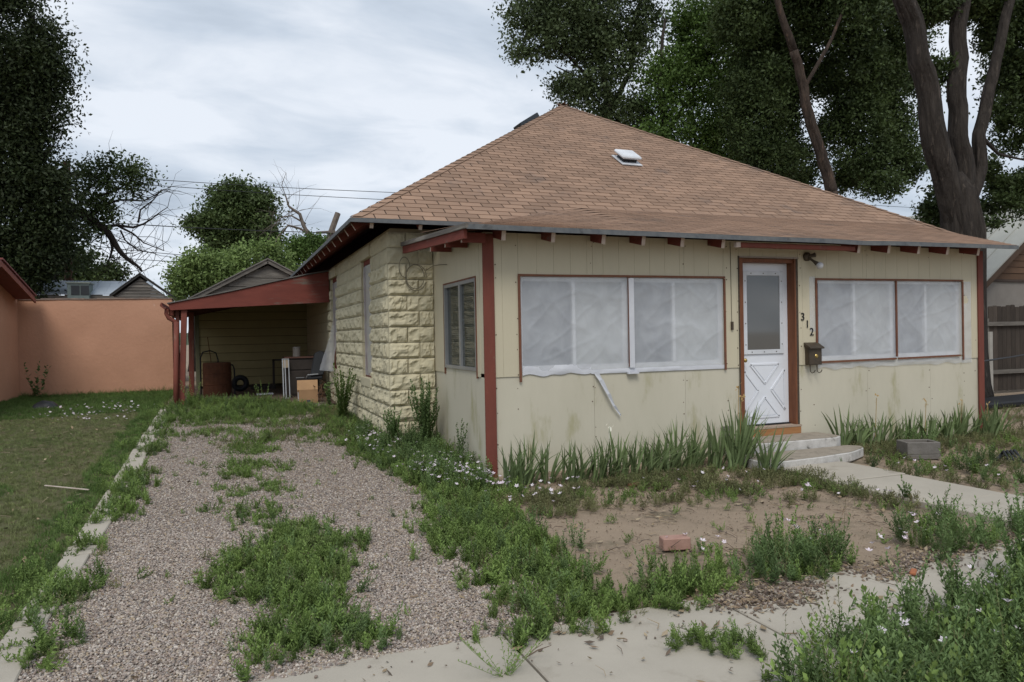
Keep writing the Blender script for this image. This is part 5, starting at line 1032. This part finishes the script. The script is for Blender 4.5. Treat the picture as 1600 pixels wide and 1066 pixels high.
scatter('leafy_weeds', pts, WPb+WP[:3]+[weed_proto(63, .2, 6, 14, .06, .009, .8, WEED), weed_proto(64, .3, 3, 12, .03, .004, .4, WEEDY)], .35, 1.15, 10, .2)
pts = np.concatenate([fill(PO['b12'], 400, 50, .08)]); pts[:, 2] += .0
scatter('kerbside_weeds', pts, WPb+[weed_proto(65, .24, 6, 16, .07, .010, .8, WEED), weed_proto(66, .3, 3, 14, .03, .004, .5, WEEDY)], .4, 1.15, 11, .25)
pts = np.concatenate([fill(PO['y9'], 300, 60, .1, thin=-.05), fill(PO['y10'], 110, 61, .1, thin=-.1), fill([[2.4, -.95], [3.1, -1.05], [3.0, -1.9], [2.3, -1.6]], 260, 62, .08), fill([[4.4, -.25], [7.6, -.1], [7.6, -.6], [4.6, -.9]], 160, 63, .06), fill([[-1.15, 2.2], [-.65, 2.6], [-.65, 6], [-1.2, 6]], 240, 64, .06), fill([[8, -1], [12.5, 0], [12.5, 4], [8, 3]], 40, 65, .2), fill([[-2.7, 2.5], [-1.3, 2.8], [-1.2, 5.1], [-3, 5]], 80, 66, .2, thin=0.)])
scatter('dry_weeds', pts, WPy, .6, 1.5, 12, .3)
scatter('pavement_crack_weeds', fill([[-.62, -4.3], [-.42, -4.24], [-.22, -4.42], [-.3, -4.62], [-.55, -4.52]], 420, 51, .03, .03), WP, .35, .7, 21, .5)
g2 = [grass_proto(k_+30, .11, 12, GRASG, .03, .002) for k_ in range(4)]
scatter('wall_foot_grass', np.concatenate([fill([[-6.8, 11.3], [-3.7, 11.45], [-3.7, 11.66], [-6.8, 11.66]], 220, 70, .03), fill([[-3.6, 7], [-3.45, 11.6], [-3.8, 11.6], [-3.85, 7]], 60, 71, .05)]), g2, .6, 1.6, 13, .3)
FP = [flower_proto(k_) for k_ in range(5)]; FPh = [flower_proto(k_+9, .16) for k_ in range(4)]
fl = np.concatenate([fill([[-1.05, 2.4], [-.8, 3.2], [-.65, 2.2], [-.5, 1.2], [-.85, .9]], 130, 80, .08, .04), fill([[-.85, .5], [-.3, .8], [.0, -.1], [-.1, -.9], [-.6, -.6]], 210, 81, .08, .04), fill([[-.3, -.8], [.6, -.7], [.5, -1.3], [-.2, -1.6]], 40, 82, .1), fill([[.6, -.8], [2.8, -1.0], [2.7, -2.2], [1.2, -1.5]], 9, 83, .1), fill([[2.2, -1.9], [2.95, -2.1], [2.95, -2.8], [2.5, -2.7]], 22, 84, .08), fill(PO['y11'], 26, 85, .12), fill([[.35, -2.95], [.7, -2.95], [.7, -3.2], [.35, -3.2]], 45, 86, .04), fill([[1.1, -3.0], [1.5, -3.1], [1.3, -3.9], [1.0, -3.7]], 55, 87, .06), fill([[4.0, -1.4], [4.6, -1.2], [5.2, -2.4], [4.1, -2.4]], 8, 88, .1), fill([[-5.4, 6.3], [-4.1, 5.8], [-3.9, 7], [-4.2, 8.3], [-5.2, 7.6]], 42, 89, .15, -.05)])
scatter('white_flowers', fl, FP, .75, 1.25, 14, .25)
fl = np.concatenate([fill([[-.2, -4.75], [1.0, -4.6], [1.2, -5], [-.2, -5.1]], 34, 90, .08, .04), fill([[.9, -4.5], [1.6, -4.4], [1.6, -4.8], [.9, -4.8]], 20, 91, .08, .06)])
scatter('kerbside_flowers', fl, FPh, .8, 1.3, 15, .3)

# dry litter: leaf flakes, twigs
def twig_proto(k):
    r_ = random.Random(k); b = MB(); b.tube([(0, 0, .004), (.04, r_.uniform(-.02, .02), .008), (.09, r_.uniform(-.03, .03), .004)], [.0022, .002, .001], 4); return proto(b, 'twig', LIT)
lt_ = np.concatenate([fill([[-.5, -4.0], [3.0, -4.0], [3.0, -.3], [-.3, -.3]], 190, 101, .05, .004, thin=-.1), fill([[-1.4, -4.9], [2.6, -4.9], [2.6, -3.8], [-1.4, -3.8]], 40, 102, .05, .032), fill([[-7, -3], [-3.7, -3], [-3.7, 9], [-7, 9]], 16, 103, .1, .03), fill([[3.9, -3.6], [8, -2.6], [8, -.1], [4.4, -.2]], 170, 104, .1, .004), fill([[-3.4, -3.9], [-1, -3.9], [-1, 6], [-3.4, 6]], 14, 105, .1, .025), fill([[0, -.6], [3, -.6], [3, -.1], [0, -.1]], 240, 106, .05, .003), fill([[-3.2, 6.8], [-.8, 6.8], [-.8, 10], [-3.2, 10]], 60, 107, .1, .025)])
scatter('dry_litter', lt_, [flake_proto(k_) for k_ in range(5)]+[twig_proto(k_) for k_ in range(3)], .5, 1.5, 19, .25)
stalk = [weed_proto(k_+120, .42, 2, 9, .03, .003, .5, WEEDY) for k_ in range(4)]
scatter('dry_stalks', np.concatenate([fill(PO['b12'], 9, 110, .1), fill(PO['r6'], 12, 111, .1), fill(PO['h7'], 5, 112, .1), fill([[4.4, -.3], [9, -.3], [9, -2], [4.6, -2]], 3, 113, .1)]), stalk, .5, 1.2, 20, .3)

# ---- individual plants
def leafy_plant(name, label, x, y, h, stems, leaves, ll, lw, mat, cat='weed', spread=.25, seed=0, group=None):
    q_ = weed_proto(seed+200, h, stems, leaves, ll, lw, spread, mat); q_.name = name; q_.location = (x, y, H(x, y)); col.objects.link(q_); return tag(q_, label, cat, group)
leafy_plant('tall_weed', 'tall leafy weed growing against the block wall below its window', -.88, 4.3, .85, 24, 50, .10, .014, WEED, seed=1)
leafy_plant('tall_weed', 'bushy tall weed in the corner between block wall and porch', -.25, 1.6, .85, 36, 56, .09, .013, WEEDB, seed=2)
leafy_plant('tall_weed', 'thin weed against the porch side wall near the corner post', -.10, .62, .5, 9, 30, .06, .010, WEEDB, seed=3)
leafy_plant('tall_weed', 'broad-leaved weed beside the cardboard box', -.82, 6.1, .5, 4, 18, .10, .035, WEEDB, seed=4)
leafy_plant('tall_weed', 'spiky weed between the house corner and the driveway flowers', -.62, 1.8, .5, 34, 40, .08, .011, WEEDB, seed=5)
leafy_plant('corner_plant', 'dark leafy plant in the corner of the orange walls', -6.35, 11.1, .75, 6, 14, .16, .035, WEEDB, 'plant', .9, 6)
leafy_plant('tall_weed', 'low bushy weed in front of the block corner near the flowers', -.55, 1.2, .45, 22, 36, .06, .009, WEEDB, spread=.7, seed=21)
leafy_plant('tall_weed', 'feathery weed tuft rising at the foot of the carport post', -3.1, 6.9, .55, 12, 34, .06, .008, WEED, spread=.6, seed=7)
leafy_plant('tall_weed', 'upright weed in front of the carport opening', -1.95, 6.3, .48, 10, 34, .06, .008, WEED, spread=.45, seed=8)
leafy_plant('kerb_weed', 'tall dark bushy weed filling the lower right corner', 1.78, -4.42, .62, 16, 60, .06, .007, WEEDB, spread=.55, seed=9)
leafy_plant('kerb_weed', 'dark bushy weed left of the tallest one at the kerb', .98, -4.6, .42, 12, 46, .06, .007, WEEDB, spread=.5, seed=10)
leafy_plant('kerb_weed', 'upright narrow-leaved weed standing before the pavement gap', .62, -4.62, .40, 8, 44, .055, .006, WEEDB, spread=.35, seed=11)
leafy_plant('kerb_weed', 'yellowing thin weed spike leaning over the pavement', .12, -4.66, .34, 4, 34, .04, .004, WEEDY, spread=.6, seed=12)
leafy_plant('crack_weed', 'sprawling weed in the pavement crack at the bottom', -1.42, -4.28, .34, 14, 20, .03, .004, WEED, spread=2.2, seed=13)
leafy_plant('path_weed', 'small leafy weed at the near edge of the garden path', 3.0, -2.6, .24, 8, 24, .05, .008, WEEDB, spread=.6, seed=14)
leafy_plant('path_weed', 'leafy weed clump growing where path meets pavement', 3.1, -3.6, .34, 10, 34, .055, .008, WEEDB, spread=.6, seed=15)
leafy_plant('yard_weed', 'upright green weed rising from the row before the dirt', .98, -3.3, .36, 5, 34, .05, .007, WEED, spread=.3, seed=16)
leafy_plant('brick_weed', 'small flowering weed sprawling beside the pink brick', .5, -3.06, .10, 9, 14, .03, .006, WEEDB, spread=1.6, seed=17)
tag(MB().beam((-4.25, 1.15, H(-4, 1)+.05), (-3.8, .7, H(-4, 1)+.05), .012, .008).build('pale_stick', RAFT, o=(-4, .9, .1)), 'pale stick lying on the mown lawn', 'stick')
bg_ = MB(); bg_.grid(10, 8, lambda s, t: (-5.82+.42*s, 8.0+.3*t, H(-5.6, 8)+.02+.13*math.sin(math.pi*s)**.5*math.sin(math.pi*t)**.5*(1+.3*noise.noise(Vector((s*4, t*4, 0)))))); tag(bg_.build('black_bag', DARK, smooth=True, o=(-5.6, 8.1, .3)), 'crumpled black bag lying on the lawn before the orange wall', 'bag')

def iris_leaf(k, h, w_):
    r_ = random.Random(k); b = MB(); n_ = 6; bend = r_.uniform(.02, .5); vs = []
    for i in range(n_+1):
        t = i/n_; ww = w_*(1-t**2.2)*(.7+.6*t if t < .5 else 1.) if i < n_ else .0008; x = bend*h*t*t; z = h*(t-.25*bend*t**3)
        vs += [(x, -ww/2, z), (x+.15*ww, 0, z), (x, ww/2, z)]
    fs = []
    for i in range(n_): a = i*3; fs += [(a, a+1, a+4, a+3), (a+1, a+2, a+5, a+4)]
    b.add(vs, fs); return b.mesh('leaf', IRIS, smooth=True)
IL = [iris_leaf(k_, .43, .036) for k_ in range(8)]
ORD = 'first second third fourth fifth sixth seventh eighth ninth tenth eleventh twelfth thirteenth fourteenth fifteenth sixteenth seventeenth eighteenth nineteenth twentieth'.split()
def bloom(parent, x, y, z, mat, seed):
    r_ = random.Random(seed); b = MB(); b.tube([(x, y, H(x, y)), (x+.01, y, z*.5), (x+.02, y-.01, z)], .004, 5)
    for _ in range(6): p = Vector((x+.02+r_.uniform(-.03, .03), y-.01+r_.uniform(-.02, .02), z+r_.uniform(-.06, .04))); q_ = p+Vector((r_.uniform(-.03, .03), r_.uniform(-.02, .02), r_.uniform(-.05, .02))); s_2 = Vector((.012, .004, .01)); b.add([p-s_2, q_-s_2*.5, q_+s_2, p+s_2*.6], [(0, 1, 2, 3)])
    b.build('withered_flower' if mat is WITH else 'flower', mat, parent)
def iris(x, y, sc, nl, label, group, seed, fl=None):
    r_ = random.Random(seed); t_ = thing('iris_plant', label, 'iris', (x, y, H(x, y)), group)
    for i in range(nl):
        f_ = (i/(nl-1)-.5) if nl > 1 else 0; lx, ly = x+f_*.15+r_.uniform(-.02, .02), y+r_.uniform(-.07, .06)
        inst('leaf', r_.choice(IL), t_, (lx, ly, H(x, y)-.01), (r_.uniform(-.25, .25), f_*1.0+r_.uniform(-.2, .2), (0 if f_ > 0 else math.pi)+r_.uniform(-.7, .7) if abs(f_) > .12 else r_.uniform(0, 6.28)), (1, r_.uniform(.8, 1.15), sc*r_.uniform(.75, 1.12)*(1-.25*abs(f_))))
    if fl: bloom(t_, x, y, H(x, y)+fl, WITH, seed)
n_l = 16
for i in range(n_l):
    x = .02+i*.158+random.uniform(-.03, .03); iris(x, -.42+random.uniform(-.16, .14), random.uniform(.85, 1.2)*(1+.02*i), 20, '%s iris plant from the left corner post along the front wall' % ORD[i], 'irises left of the steps', i)
for i, (x, y, s, f_) in enumerate(((2.50, -.55, 1.4, None), (2.62, -.72, 1.55, None), (2.74, -.66, 1.75, .80), (2.90, -.42, 1.8, .88), (2.72, -1.12, 1.25, None))):
    iris(x, y, s, 26, ('leftmost tall iris by the steps', 'second tall iris by the steps', 'tall iris with a withered bloom close to the steps', 'tallest iris with brown blooms beside the door', 'low wide iris in front of the tall ones by the steps')[i], 'tall irises beside the steps', 40+i, f_)
for i in range(15):
    x = 4.62+i*.20+random.uniform(-.04, .04); iris(x, -.2+random.uniform(-.1, .04), random.uniform(.9, 1.35) if i else 1.5, 17, '%s iris plant right of the steps along the wall' % ORD[i], 'irises right of the steps', 60+i, {3: .62, 7: .55, 11: .52, 13: .45}.get(i))
b = MB(); wf = thing('white_iris', 'single white iris bloom standing above the leaves', 'iris', (1.28, -.3, 0)); bloom(wf, 1.28, -.3, .52, M('white_bloom', (.8, .78, .66), rough=.6, bump=0), 99)
